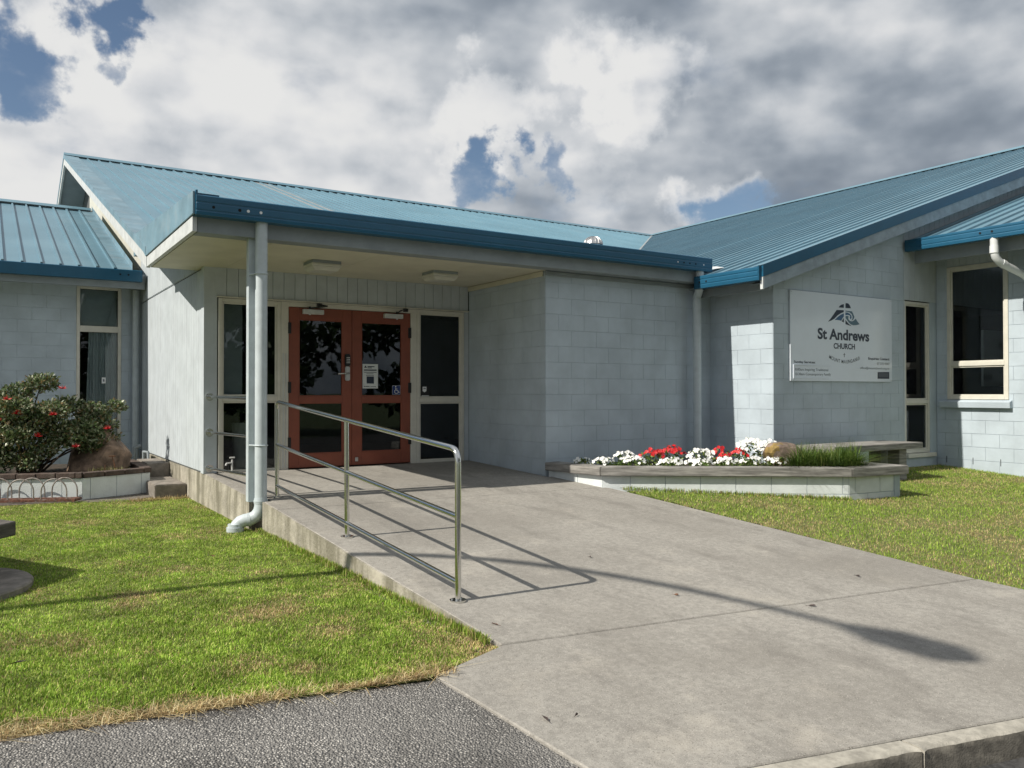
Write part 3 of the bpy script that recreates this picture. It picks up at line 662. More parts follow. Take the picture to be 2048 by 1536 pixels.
    c = M(); c.tube([m0+(A0-B0)*.06+Vector((0, 0, .274)), m0-(A0-B0)*.06+Vector((0, 0, .272))], .066, 20); c.build('collar', 'pipe_paint', dp, smooth=True)
    for z in (.99, 2.66):
        c = M(); c.tube([(px_+.062*math.cos(a), py_+.062*math.sin(a), z) for a in [R(i*24) for i in range(16)]], .007, 6); c.tube([(px_-.055, py_+.03, z), (2.16, 8.10, z)], .008, 6); c.build('pipe_bracket', 'pipe_paint', dp)
    # right downpipe at the inner corner
    d = M(); qx, qy = 8.28, 8.13
    d.tube([(8.20, 8.0, 3.16), (8.20, 8.0, 3.02), (8.205, 8.01, 2.94), (8.23, 8.05, 2.88), (8.255, 8.09, 2.86), (qx, qy, 2.83), (qx, qy, 2.76), (qx, qy, .4)], .056, 20); dp = d.build('downpipe', 'pipe_paint', P, smooth=True)
    for (x_, y_, z_) in ((8.20, 8.0, 2.96), (qx, qy, 2.66)):
        c = M(); c.cyl((x_, y_, z_), (x_, y_, z_+.10), .061, 20); c.build('collar', 'pipe_paint', dp, smooth=True)
    # --- roof vent dome
    # --- room behind the glass
    rm = M(); rm.add([(2.3, 10.32, .50), (8.6, 10.32, .50), (8.6, 15.5, .50), (2.3, 15.5, .50)], [(0, 1, 2, 3)]); rm.build('room_floor', 'room_floor', P)
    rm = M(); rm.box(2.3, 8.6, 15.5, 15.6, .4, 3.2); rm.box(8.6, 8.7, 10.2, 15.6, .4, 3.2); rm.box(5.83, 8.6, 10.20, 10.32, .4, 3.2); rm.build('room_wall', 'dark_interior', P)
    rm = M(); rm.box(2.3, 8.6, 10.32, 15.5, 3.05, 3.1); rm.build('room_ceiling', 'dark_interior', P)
    rm = M(); rm.box(2.40, 2.66, 10.30, 10.33, 1.46, 2.62); rm.build('reflection_panel', 'curtain_cloth', P)  # added pale panel behind the glass, standing in for a reflection
    rm = M(); rm.box(2.31, 2.36, 10.4, 15.4, .52, 3.0); rm.build('room_wall', 'room_wall', P)
build_hall()
def dome():
    d = (fw+rt*((1186-1024)/1634.8)-up*((494-768)/1634.8)); o = Vector((0, 0, 1.5)); t_ = (zM(o.y)-o.z)/(d.z-SM*d.y); p = o+d*t_
    v = thing('roof_vent', 'silver domed vent standing on the blue roof above the porch', 'vent', (p.x, p.y, p.z))
    r_ = 22*t_/1634.8*.86
    m_ = M(); m_.cyl((p.x, p.y, p.z-.2), (p.x, p.y, p.z+.1), r_*.8, 20); m_.build('neck', 'silver', v, smooth=True)
    m_ = M(); n = 20; rings = []
    for i in range(7):
        a = R(i*90/6.2); rings.append((r_*math.cos(a), p.z+.06+r_*.85*math.sin(a)))
    vs_ = [(p.x+rr*math.cos(2*math.pi*k/n), p.y+rr*math.sin(2*math.pi*k/n), z) for rr, z in rings for k in range(n)]
    m_.add(vs_, [(i*n+k, i*n+(k+1) % n, (i+1)*n+(k+1) % n, (i+1)*n+k) for i in range(6) for k in range(n)]+[tuple(6*n+k for k in range(n))]); m_.build('dome', 'silver', v, smooth=True)
    for k in range(16):
        a = 2*math.pi*k/16; m_ = M()
        m_.tube([(p.x+(rr+.006)*math.cos(a), p.y+(rr+.006)*math.sin(a), z) for rr, z in rings], .012, 5); m_.build('vane', 'silver', v)
dome()

# ================================================================== LEFT WING
lw = thing('left_wing', 'low side wing with blue roof and shaded block wall behind the bush', 'building', (-2, 14.95, .2))
def build_left():
    P = lw; ze, Ye, YrL, zr = 3.475, 14.36, 20.5, 5.57; XE = 1.95; s = (zr-ze)/(YrL-Ye)
    zf = lambda y, c=0: ze+s*(y-Ye)
    bw('block_wall', planeY(14.95), -3.6, 2.195, .1, 3.42, holes=[(1.225, 1.885, .3, 3.26)], zph=.06, parent=P, corepts=[(-9, .1), (1.225, .1), (1.225, 3.30), (-9, 3.30)])
    M().box(1.885, 2.19, 14.957, 15.1, .1, 3.42).build('wall_core', 'wall_joint', P)
    my = planeY(14.95)
    # tall glazed door unit with transom
    mm = M(); d = (-.06, .01)
    for a, b, c, e in ((1.225, 1.275, .4, 3.26), (1.835, 1.885, .4, 3.26), (1.275, 1.835, 3.2, 3.26), (1.275, 1.835, 2.50, 2.60), (1.275, 1.835, .40, .62)): mm.mbox(my, a, b, c, e, *d)
    f = mm.build('window', 'frame_cream', P, bevel=.004)
    M().mbox(my, 1.28, 1.83, .62, 2.5, -.045, -.04).build('glass_pane', 'glass', f)
    M().mbox(my, 1.28, 1.83, 2.6, 3.2, -.045, -.04).build('glass_pane', 'glass', f)
    cu = M(); n = 40; vs_ = []
    for i in range(n+1):
        u = 1.38+.45*i/n; w = .010*math.sin(i*1.5)+.01*math.sin(i*.7); vs_ += [(u-(.03 if i == 0 else 0), 15.03+w, .5), (u+.03*(1-i/n), 15.03+w, 2.5)]
    cu.add(vs_, [(2*i, 2*i+2, 2*i+3, 2*i+1) for i in range(n)]); cu.build('curtain', 'curtain_cloth', f, smooth=True)
    cu = M(); cu.add([(1.28, 15.06, 2.60), (1.83, 15.06, 2.60), (1.83, 15.06, 3.2), (1.28, 15.06, 3.2)], [(0, 1, 2, 3)]); cu.add([(1.68, 15.03, 2.62), (1.82, 15.03, 2.62), (1.80, 15.03, 3.08)], [(0, 1, 2)]); cu.build('curtain', 'curtain_cloth', f)
    st = M(); st.mbox(my, 1.60, 1.66, 1.66, 1.76, -.038, -.036); st.build('sticker', 'sticker_white', f)
    st = M(); st.mbox(my, 1.62, 1.64, 1.69, 1.73, -.035, -.034); st.build('sticker_print', 'ink_grey', f)
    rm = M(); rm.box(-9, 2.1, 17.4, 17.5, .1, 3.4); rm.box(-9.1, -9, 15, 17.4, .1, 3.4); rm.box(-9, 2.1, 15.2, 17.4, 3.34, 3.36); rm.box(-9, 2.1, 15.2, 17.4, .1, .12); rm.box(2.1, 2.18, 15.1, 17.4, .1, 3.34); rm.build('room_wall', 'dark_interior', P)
    M().box(-9, 2.16, 14.42, 14.94, 3.30, 3.315).build('soffit', 'beam_grey', P)
    M().box(-9, 2.16, 14.37, 14.42, 3.18, 3.40).build('fascia_board', 'beam_grey', P)
    prof = [(-14.365, 3.285), (-14.255, 3.285), (-14.25, 3.46), (-14.265, 3.47), (-14.275, 3.46), (-14.275, 3.31), (-14.365, 3.31)]
    g = gutter(P, prof, -9, 2.095, 'X')
    M().box(2.092, 2.104, 14.252, 14.365, 3.287, 3.462).build('gutter_end', 'fascia_blue', g)
    for hx in (1.78, 1.90):
        h = M(); h.cyl((hx, 14.245, 3.385), (hx, 14.256, 3.385), .014, 12); h.build('overflow_hole', 'black_hole', g)
    r_ = M(); r_.hexa([(-9, Ye-.04, zf(Ye-.04)-.06), (XE, Ye-.04, zf(Ye-.04)-.06), (XE, YrL, zr-.06), (-9, YrL, zr-.06), (-9, Ye-.04, zf(Ye-.04)-.01), (XE, Ye-.04, zf(Ye-.04)-.01), (XE, YrL, zr-.01), (-9, YrL, zr-.01)])
    r_.hexa([(-9, YrL, zr-.06), (XE, YrL, zr-.06), (XE, 2*YrL-Ye, ze-.06), (-9, 2*YrL-Ye, ze-.06), (-9, YrL, zr-.01), (XE, YrL, zr-.01), (XE, 2*YrL-Ye, ze-.01), (-9, 2*YrL-Ye, ze-.01)])
    rf = r_.build('roof', 'roof_flash', P)
    x = XE-.20; 
    while x > -8.5:
        rib_sheet(rf, 'roof_sheet', x-.76, x, lambda c: Ye-.05, lambda c: YrL-.02, 'Y', zf, h=.036); x -= .76
    fl = M(); fl.add([(XE-.22, Ye-.05, zf(Ye-.05)+.014), (XE+.02, Ye-.05, zf(Ye-.05)+.014), (XE+.02, YrL, zr+.014), (XE-.22, YrL, zr+.014)], [(0, 1, 2, 3)]); fl.add([(XE+.02, Ye, zf(Ye)+.0), (XE+.02, YrL, zr), (XE+.02, YrL, zr+.12), (XE+.02, Ye, zf(Ye)+.12)], [(0, 1, 2, 3)]); fl.build('apron_flashing', 'roof_flash', rf)
    rc = M(); rc.prism([(-9, YrL-.16, zf(YrL-.16)+.05), (-9, YrL, zr+.08), (-9, YrL+.16, zf(YrL-.16)+.05), (-9, YrL, zr+.02)], [(XE, YrL-.16, zf(YrL-.16)+.05), (XE, YrL, zr+.08), (XE, YrL+.16, zf(YrL-.16)+.05), (XE, YrL, zr+.02)]); rc.build('ridge_cap', 'roof_blue', rf)
    d = M(); d.tube([(2.09, 14.80, 3.2), (2.09, 14.80, .3)], .055, 18); d.build('downpipe', 'pipe_paint', P, smooth=True)
    M().box(1.97, 2.19, 14.40, 20.5, 3.30, 3.42).build('eave_closer', 'board_paint', P)
    # meter pipes at the corner
    d = M(); d.tube([(2.0, 14.3, .25), (2.0, 14.3, .62), (2.1, 14.3, .66)], .03, 10); d.tube([(2.08, 13.9, .25), (2.08, 13.9, .6)], .025, 10); d.tube([(2.08, 13.9, .58), (2.08, 13.5, .60), (2.08, 13.45, .45)], .02, 10); d.build('pipes', 'beam_grey', P, smooth=True)
build_left()

# ================================================================== RIGHT WING
rw = thing('right_wing', 'gabled hall wing with blue ribbed roof carrying the church sign', 'building', (8.68, 7.16, .3))
def build_right():
    P = rw; Yw, Yv = 7.16, 6.90
    # return wall, facing left
    bw('block_wall', planeX(8.68), 7.165, 8.272, .2, 2.98, zph=.08, phase=.0, parent=P)
    # sign wall with raking top
    top = lambda u: zR(u)-.30
    nar = (11.655, 12.325, .58, 2.885)
    core = [(8.684, .2), (11.66, .2), (11.66, top(11.66)+.1), (8.684, top(8.684)+.1)]
    bw('block_wall', planeY(Yw), 8.684, 11.62, .2, 4.4, clips=[(-SR, 1, zR(0)-.28)], zph=.08, parent=P, corepts=core, phase=.2)
    my = planeY(Yw)
    bg = M(); bg.prism([my(u, z, -.02) for u, z in ((11.62, 2.90), (XR, 2.90), (XR, zR(XR)-.2), (11.62, zR(11.62)-.2))], [my(u, z, -.12) for u, z in ((11.62, 2.90), (XR, 2.90), (XR, zR(XR)-.2), (11.62, zR(11.62)-.2))])
    b = bg.build('gable_wall', 'board_gap', P)
    pieces(b, planeY(Yw+.02), 11.64, 15.6, 2.90, 6, .14, 4, .005, .018, 'board_paint', 'board', 0, clips=[(-SR, 1, zR(0)-.2)], jit=.0004, chamf=.004)
    M().mbox(my, XR, 2*XR-8.68, .2, 3.0, -.12, .0).build('gable_wall', 'board_paint', P)
    gg = M(); gg.prism([my(u, z, -.02) for u, z in ((XR, 2.9), (2*XR-8.68, 2.9), (XR, zR(XR)-.2))], [my(u, z, -.12) for u, z in ((XR, 2.9), (2*XR-8.68, 2.9), (XR, zR(XR)-.2))]); gg.build('gable_wall', 'board_paint', P)
    M().mbox(my, 11.624, 11.655, .3, 2.90, -.1, .0).build('corner_board', 'board_paint', P)
    M().mbox(my, 12.325, 12.51, .3, 2.90, -.1, -.003).build('corner_board', 'wall_paint', P)
    wn = window(*nar[:4], 1.36, planeY(Yw+.02), P)
    M().mbox(my, 11.64, 12.40, .515, .575, -.05, .06).build('sill', 'frame_cream', P, bevel=.004)
    M().mbox(my, 11.63, 12.45, .2, .512, -.1, .012).build('wall_base', 'wall_paint', P)
    cu = M(); cu.box(12.12, 12.27, Yw+.16, Yw+.18, .7, 2.8); cu.build('curtain', 'curtain_cloth', wn)
    cu = M(); cu.box(11.7, 12.1, Yw+.25, Yw+.27, 1.70, 1.74); cu.box(11.7, 12.1, Yw+.3, Yw+.32, 1.16, 1.22); cu.build('shelf_edge', 'frame_cream', wn)
    # lean-to: wall facing left with the big window
    mx = planeX(12.5)
    Wy0, Wy1, Wz0, Wz1 = 6.085, 6.985, 1.395, 3.43
    bw('block_wall', mx, 3.0, 7.16, .2, 3.62, holes=[(Wy0, Wy1, Wz0, Wz1), (Wy0-.03, Wy1+.03, 3.40, 3.7)], zph=.08, parent=P, corepts=None) if False else None
    c = M(); c.mbox(mx, 3.0, Wy0, .2, 3.62, -.12, -.006); c.mbox(mx, Wy1, 7.16, .2, 3.62, -.12, -.006); c.mbox(mx, Wy0, Wy1, .2, Wz0, -.12, -.006); c.mbox(mx, Wy0, Wy1, Wz1, 3.62, -.12, -.006)
    o = c.build('block_wall', 'wall_joint', P)
    pieces(o, lambda u, z, w: mx(u, z, w-.006), 3.0, 7.155, .2, 3.62, .4, .2, .0042, .006, 'wall_paint', 'block', .5, [(Wy0, Wy1, Wz0, Wz1+.3)], (), .22, .08, jit=.0006, chamf=.0018)
    pieces(o, lambda u, z, w: mx(u, z, w-.006), Wy0, Wy1, Wz1+.004, 3.62, .1, .3, .006, .006, 'board_paint', 'board', 0)
    w2 = window(Wy0, Wy1, Wz0, Wz1, 1.93, mx, P, fw_=.055)
    s = M(); s.prism([mx(Wy0-.05, z, w) for z, w in ((1.27, 0), (1.27, .075), (1.36, .085), (1.39, 0))], [mx(Wy1+.09, z, w) for z, w in ((1.27, 0), (1.27, .075), (1.36, .085), (1.39, 0))]); s.build('sill', 'wall_paint', P, bevel=.004)
    # weep slots
    for k in range(5):
        s = M(); yy = 7.0-k*.4; s.mbox(mx, yy, yy+.008, .42, .52, .0, .004); s.build('weep_slot', 'black_hole', o)
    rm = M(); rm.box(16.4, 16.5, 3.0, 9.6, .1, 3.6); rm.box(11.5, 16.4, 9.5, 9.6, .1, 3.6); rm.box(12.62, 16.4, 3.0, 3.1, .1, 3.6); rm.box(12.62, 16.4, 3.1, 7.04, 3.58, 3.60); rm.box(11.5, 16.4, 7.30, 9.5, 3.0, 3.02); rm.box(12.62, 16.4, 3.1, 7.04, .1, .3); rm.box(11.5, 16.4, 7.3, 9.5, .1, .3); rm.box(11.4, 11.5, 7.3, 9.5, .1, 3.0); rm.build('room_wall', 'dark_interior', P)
    rm = M(); rm.box(12.75, 13.3, 5.9, 6.25, 1.3, 1.52); rm.box(12.72, 13.32, 5.88, 6.27, 1.52, 1.56); rm.build('office_box', 'room_wall', P, bevel=.006)
    rm = M(); rm.box(13.4, 14.6, 6.9, 6.94, 1.6, 2.5); rm.build('notice_board', 'curtain_cloth', P)
    # lean-to roof and gutter
    X0, z0, s_ = 11.72, 3.775, .34
    zl = lambda x, c=0: z0+s_*(x-X0)
    r_ = M(); r_.hexa([(X0, 2.6, z0-.08), (17, 2.6, zl(17)-.08), (17, 7.14, zl(17)-.08), (X0, 7.14, z0-.08), (X0, 2.6, z0-.02), (17, 2.6, zl(17)-.02), (17, 7.14, zl(17)-.02), (X0, 7.14, z0-.02)]); rl = r_.build('lower_roof', 'roof_flash', P)
    y = 7.14
    while y > 2.7:
        rib_sheet(rl, 'roof_sheet', y-.76, y, lambda c: X0, lambda c: 17, 'X', zl); y -= .76
    prof = [(-X0-.005, 3.62), (-X0+.10, 3.62), (-X0+.105, 3.665), (-X0+.098, 3.675), (-X0+.105, 3.685), (-X0+.105, 3.74), (-X0+.098, 3.75), (-X0+.105, 3.76), (-X0+.105, 3.785), (-X0+.09, 3.795), (-X0+.08, 3.785), (-X0+.08, 3.645), (-X0-.005, 3.645)]
    g = gutter(P, prof, 2.6, 7.13, 'Y')
    M().box(X0-.104, X0, 7.118, 7.132, 3.62, 3.79).build('gutter_end', 'fascia_blue', g)
    for hy in (6.02, 5.86):
        h = M(); h.cyl((X0-.100, hy, 3.715), (X0-.1095, hy, 3.715), .016, 12); h.build('overflow_hole', 'black_hole', g)
    M().box(X0+.14, X0+.18, 2.6, 7.12, 3.46, 3.70).build('fascia_board', 'beam_grey', P)
    M().box(X0+.0, 12.49, 2.6, 7.12, 3.64, 3.655).build('soffit', 'beam_grey', P)
    d = M(); yp = 5.86
    d.tube([(11.67, yp, 3.63), (11.67, yp, 3.44), (11.69, yp-.005, 3.37), (11.75, yp-.02, 3.31), (11.85, yp-.04, 3.27), (12.25, yp-.10, 3.16), (12.36, yp-.11, 3.11), (12.43, yp-.12, 3.02), (12.44, yp-.12, .3)], .052, 18); dp = d.build('downpipe', 'pipe_white', P, smooth=True)
    c = M(); c.cyl((11.67, yp, 3.42), (11.67, yp, 3.52), .058, 18); c.build('collar', 'pipe_white', dp, smooth=True)
    c = M(); c.tube([(11.79, yp-.028, 3.296), (11.86, yp-.042, 3.268)], .058, 18); c.build('collar', 'pipe_white', dp, smooth=True)
    # main verge
    for sgn in (1, -1):
        xx = lambda u: XR-sgn*(XR-u)
        U = 8.17
        b = M(); pts = [(xx(U), zR(U)+.045), (XR, zR(XR)+.045), (XR, zR(XR)-.105), (xx(U), zR(U)-.105)]
        b.prism([(u, Yv-.012, z) for u, z in pts], [(u, Yv+.02, z) for u, z in pts]); b.build('barge_flashing', 'fascia_blue', P)
        b = M(); pts = [(xx(U+.03), zR(U)-.100), (XR, zR(XR)-.100), (XR, zR(XR)-.27), (xx(U+.03), zR(U)-.255)]
        b.prism([(u, Yv+.002, z) for u, z in pts], [(u, Yv+.042, z) for u, z in pts]); b.build('barge_board', 'barge_grey', P)
        b = M(); pts = [(xx(U+.05), zR(U)-.19), (XR, zR(XR)-.19), (XR, zR(XR)-.175), (xx(U+.05), zR(U)-.175)]
        b.prism([(u, Yv+.043, z) for u, z in pts], [(u, Yw-.002, z) for u, z in pts]); b.build('soffit', 'beam_grey', P)
    M().box(8.175, 8.20, Yv+.0, Yv+.04, 2.80, 2.985).build('barge_end', 'pipe_white', P)
    # roof
    lo = lambda y: 8.16 if y < 8.02 else (8.40 if y < 10.05 else min(8.23+(zM(y)-3.08)/SR, XR))
    vs_ = []; fs = []; ys = [Yv+i*(10.05-Yv)/6 for i in range(7)]+[10.05+(YR-10.05)*i/20 for i in range(1, 21)]+[YR+4, YR+12]
    for y in ys: l = lo(y) if y < YR else 8.2; vs_ += [(l, y, zR(l)-.02), (XR, y, zR(XR)-.02), (2*XR-8.16, y, zR(8.16)-.02)]
    for i in range(len(ys)-1): fs += [(3*i, 3*i+1, 3*i+4, 3*i+3), (3*i+1, 3*i+2, 3*i+5, 3*i+4)]
    r_ = M(); r_.add(vs_, fs); rf = r_.build('roof', 'roof_flash', P)
    y = Yv; k = 0
    while y < YR-.05:
        y2 = min(y+.76, YR); rib_sheet(rf, 'roof_sheet', y, y2, lo, lambda c: XR-.02, 'X', lambda s, c: zR(s), h=.024, lift=.004*(k % 2)); y += .76; k += 1
    rc = M(); A = [(XR-.17, zR(XR-.17)+.048), (XR, zR(XR)+.085), (XR+.17, zR(XR-.17)+.048), (XR, zR(XR)+.02)]
    rc.prism([(u, Yv-.012, z) for u, z in A], [(u, YR+12, z) for u, z in A]); rc.build('ridge_cap', 'roof_blue', rf)
    vf = M(); vf.add([(8.16, Yv-.013, zR(8.16)+.046), (XR, Yv-.013, zR(XR)+.046), (XR, Yv+.12, zR(XR)+.040), (8.16, Yv+.12, zR(8.16)+.040)], [(0, 1, 2, 3)]); vf.build('verge_flashing', 'roof_blue', rf)
    prof = [(-8.23, 2.91), (-8.12, 2.91), (-8.115, 2.955), (-8.122, 2.965), (-8.115, 2.975), (-8.115, 3.02), (-8.122, 3.03), (-8.115, 3.04), (-8.115, 3.075), (-8.13, 3.085), (-8.14, 3.075), (-8.14, 2.935), (-8.23, 2.935)]
    g = gutter(P, prof, 6.93, 8.01, 'Y')
    M().box(8.117, 8.232, 6.915, 6.928, 2.91, 3.095).build('gutter_end', 'fascia_blue', g)
    M().box(8.117, 8.232, 8.012, 8.024, 2.91, 3.08).build('gutter_end', 'fascia_blue', g)
    for hy in (7.92, 7.80):
        h = M(); h.cyl((8.12, hy, 2.995), (8.1105, hy, 2.995), .013, 12); h.build('overflow_hole', 'black_hole', g)
    M().box(8.36, 8.40, 6.95, 8.22, 2.82, 3.02).build('fascia_board', 'beam_grey', P)
    M().box(8.24, 8.675, 6.96, 8.25, 2.935, 2.95).build('soffit', 'beam_grey', P)
    tr = M(); tr.add([(8.38, 8.06, 3.20), (8.75, 8.06, 3.265), (8.75, 8.2, 3.30), (8.38, 8.2, 3.26)], [(0, 1, 2, 3)]); tr.build('gutter_flashing', 'pipe_white', P)
build_right()

def screws(parent, pts, z_n):
    mm = M()
    for p in pts:
        r_ = .008; mm.add([(p[0]-r_, p[1], p[2]), (p[0], p[1]-r_, p[2]), (p[0]+r_, p[1], p[2]), (p[0], p[1]+r_, p[2]), (p[0], p[1], p[2]+.009)], [(0, 1, 4), (1, 2, 4), (2, 3, 4), (3, 0, 4)])
    o = mm.build('roof_screws', 'galv_grey', parent); o['kind'] = 'stuff'
_m = [o for o in hall.children if o.name.startswith('roof') and not o.name.startswith('roof_')][0]
_r = [o for o in rw.children if o.name.startswith('roof') and not o.name.startswith('roof_')][0]
screws(_m, [(1.90+.2533*k+.214, y, zM(y)+.032) for k in range(60) for y in [11.3+1.15*j for j in range(11)] if y > max(10.9, 11.57+(zR(2.1+.2533*k)-3.55)/SM)+.1], 0)
screws(_r, [(x, 6.90+.2533*k+.214, zR(x)+.025) for k in range(60) for x in [8.75+1.15*j for j in range(11)] if 6.9+.2533*k < 10 or x > 8.23+(zM(7.1+.2533*k)-3.08)/SR+.1], 0)

# ================================================================== SIGN
def build_sign():
    X0, X1, Z0, Z1, Y = 8.993, 11.282, 1.657, 2.873, 7.135
    s = thing('church_sign', 'white rectangular church sign with navy mountain and wave emblem on block wall', 'sign', (X0, Y, Z0))
    M().box(X0, X1, Y, Y+.016, Z0, Z1).build('panel', 'sign_white', s, bevel=.002)
    src = np.array([(125, 68), (1590, 212), (1620, 1420), (140, 1410)], float); W, H = X1-X0, Z1-Z0
    dst = np.array([(0, H), (W, H), (W, 0), (0, 0)], float); A = []; b = []
    for (x, y), (u, v) in zip(src, dst):
        A.append([x, y, 1, 0, 0, 0, -u*x, -u*y]); b.append(u); A.append([0, 0, 0, x, y, 1, -v*x, -v*y]); b.append(v)
    h = np.append(np.linalg.solve(np.array(A), np.array(b)), 1).reshape(3, 3)
    def uv(x, y): q = h@np.array([x, y, 1]); return q[0]/q[2], q[1]/q[2]
    def P3(u, v, d=.0015): return (X0+u, Y-d, Z0+v)
    def shape(name, pts, m, d=.0015, sub=None):
        q = [uv(*p) for p in pts]; mm = M(); mm.prism([P3(u, v, 0) for u, v in q], [P3(u, v, d) for u, v in q]); return mm.build(name, m, s)
    def smooth(pts, n=5):
        out = []; k = len(pts)
        for i in range(k):
            p0, p1, p2, p3 = [np.array(pts[(i+j-1) % k], float) for j in range(4)]
            for t in np.linspace(0, 1, n, endpoint=False): out.append(tuple(.5*((2*p1)+(-p0+p2)*t+(2*p0-5*p1+4*p2-p3)*t*t+(-p0+3*p1-3*p2+p3)*t**3)))
        return out
    em = [([(826, 325), (842, 302), (866, 285), (900, 277), (900, 330)], 'ink_navy'),
          ([(925, 265), (945, 262), (966, 270), (984, 292), (1003, 337), (925, 333)], 'ink_navy'),
          ([(798, 362), (900, 366), (900, 394), (862, 408), (815, 440), (765, 492), (722, 518), (675, 535), (720, 480)], 'ink_navy'),
          ([(770, 510), (812, 466), (858, 432), (902, 412), (902, 458), (884, 482), (866, 520), (832, 512), (800, 508)], 'ink_blue'),
          ([(888, 505), (902, 478), (905, 545), (872, 530)], 'ink_navy'),
          ([(925, 372), (1020, 382), (1040, 425), (1056, 462), (1050, 485), (1034, 508), (1012, 516), (1026, 492), (1030, 460), (1016, 424), (988, 400), (955, 388), (925, 384)], 'ink_slate'),
          ([(925, 398), (960, 402), (990, 420), (1012, 448), (1014, 478), (1004, 498), (994, 488), (988, 470), (996, 456), (984, 440), (958, 434), (925, 438)], 'ink_blue'),
          ([(928, 450), (956, 448), (974, 458), (966, 478), (972, 502), (992, 522), (1022, 528), (1050, 514), (1074, 488), (1100, 530), (1132, 570), (1090, 582), (1044, 586), (1004, 572), (974, 544), (952, 512), (928, 480)], 'ink_slate'),
          ([(928, 505), (946, 532), (976, 566), (1016, 597), (970, 584), (928, 570)], 'ink_navy')]
    for pts, m in em: shape('emblem', pts, m)
    def text_mesh(st, bold=0.):
        cu = bpy.data.curves.new('t', 'FONT'); cu.body = st; cu.size = 1; cu.offset = bold; cu.resolution_u = 4
        o = bpy.data.objects.new('t', cu); COL.objects.link(o); bpy.context.view_layer.update()
        me = bpy.data.meshes.new_from_object(o.evaluated_get(bpy.context.evaluated_depsgraph_get())); bpy.data.objects.remove(o); bpy.data.curves.remove(cu)
        v = np.empty(len(me.vertices)*3); me.vertices.foreach_get('co', v); v = v.reshape(-1, 3)[:, :2].copy(); f = [tuple(p.vertices) for p in me.polygons]; bpy.data.meshes.remove(me); return v, f
    def put(name, vuv, f, m, d=.0018):
        mm = M(); mm.add([P3(a, b, d) for a, b in vuv], f); me = mm.mesh(name, base_of(s)); me.materials.append(MAT[m]); return link(name, me, s)
    def line(st, x0, x1, ytop, ybase, m, bold=0., name='lettering'):
        v, f = text_mesh(st, bold); cap, _ = text_mesh('H', bold); xm = (x0+x1)/2
        u0 = uv(x0, ybase)[0]; u1 = uv(x1, ybase)[0]; vb = uv(xm, ybase)[1]; vt = uv(xm, ytop)[1]
        w = v[:, 0].max()-v[:, 0].min(); hh = cap[:, 1].max()
        q = np.stack([u0+(v[:, 0]-v[:, 0].min())*(u1-u0)/w, vb+v[:, 1]*(vt-vb)/hh], 1); put(name, q, f, m)
    line('St Andrews', 527, 1275, 648, 800, 'ink_navy', .034)
    line('CHURCH', 760, 1070, 854, 933, 'ink_navy', .034)
    line('Sunday Services:', 187, 497, 1112, 1146, 'ink_navy', .022)
    line('8.00am Inspiring Traditional', 205, 685, 1224, 1260, 'ink_grey', .0)
    line('10.30am Contemporary Family', 205, 725, 1292, 1328, 'ink_grey', .0)
    line('Enquiries Contact:', 1265, 1575, 1060, 1094, 'ink_navy', .022)
    line('07 575 9347', 1395, 1575, 1134, 1166, 'ink_grey', .0)
    line('office@mountchurch.org.nz', 1148, 1575, 1202, 1232, 'ink_grey', .0)
    shape('lettering_cross', [(914, 995), (920, 995), (920, 1058), (914, 1058)], 'ink_navy'); shape('lettering_cross', [(902, 1014), (932, 1015), (932, 1021), (902, 1020)], 'ink_navy', .0022)
    # arced line
    a = np.array(uv(690, 1068)); bpt = np.array(uv(912, 1148)); c = np.array(uv(1145, 1086))
    D = 2*(a[0]*(bpt[1]-c[1])+bpt[0]*(c[1]-a[1])+c[0]*(a[1]-bpt[1]))
    ux = ((a@a)*(bpt[1]-c[1])+(bpt@bpt)*(c[1]-a[1])+(c@c)*(a[1]-bpt[1]))/D; uy = ((a@a)*(c[0]-bpt[0])+(bpt@bpt)*(a[0]-c[0])+(c@c)*(bpt[0]-a[0]))/D
    O = np.array([ux, uy]); Rr = np.linalg.norm(a-O); st = 'MOUNT MAUNGANUI'
    t0 = math.atan2(a[1]-O[1], a[0]-O[0]); t1 = math.atan2(c[1]-O[1], c[0]-O[0])
    ws = []; gl = []
    for ch in st:
        if ch == ' ': gl.append(None); ws.append(.38); continue
        v, f = text_mesh(ch, .006); gl.append((v, f)); ws.append(v[:, 0].max()-v[:, 0].min()+.16)
    sc = abs(t1-t0)*Rr/sum(ws); pos = 0; VV = []; FF = []
    def flush():
        if VV: put('lettering', VV, FF, 'ink_grey')
    for g_, w in zip(gl, ws):
        if not g_: flush(); VV, FF = [], []
        if g_:
            v, f = g_; mid = t0+(t1-t0)*(pos+w/2)/sum(ws); loc = O+Rr*np.array([math.cos(mid), math.sin(mid)])
            tx = np.array([-math.sin(mid), math.cos(mid)])*(1 if t1 > t0 else -1); ny = np.array([-tx[1], tx[0]]); cx = (v[:, 0].max()+v[:, 0].min())/2; k = len(VV)
            for x, y in v: VV.append(tuple(loc+tx*(x-cx)*sc+ny*y*sc*1.1))
            FF += [tuple(i+k for i in q) for q in f]
        pos += w
    flush()
    # raised strip with the service times: only its rim shows
    q = [uv(x, y) for x, y in ((172, 1165), (740, 1182), (740, 1378), (180, 1372))]; mm = M()
    u0, u1, v0, v1 = q[0][0], q[1][0], q[3][1], q[0][1]
    rim = M(); rim.prism([P3(u0, v0, 0), P3(u0+.012, v0, 0), P3(u0+.012, v1, 0), P3(u0, v1, 0)], [P3(u0, v0, .012), P3(u0+.012, v0, .012), P3(u0+.012, v1, .012), P3(u0, v1, .012)])
    rim.prism([P3(u0+.012, v1-.01, 0), P3(u1, v1-.01, 0), P3(u1, v1, 0), P3(u0+.012, v1, 0)], [P3(u0+.012, v1-.01, .012), P3(u1, v1-.01, .004), P3(u1, v1, .004), P3(u0+.012, v1, .012)])
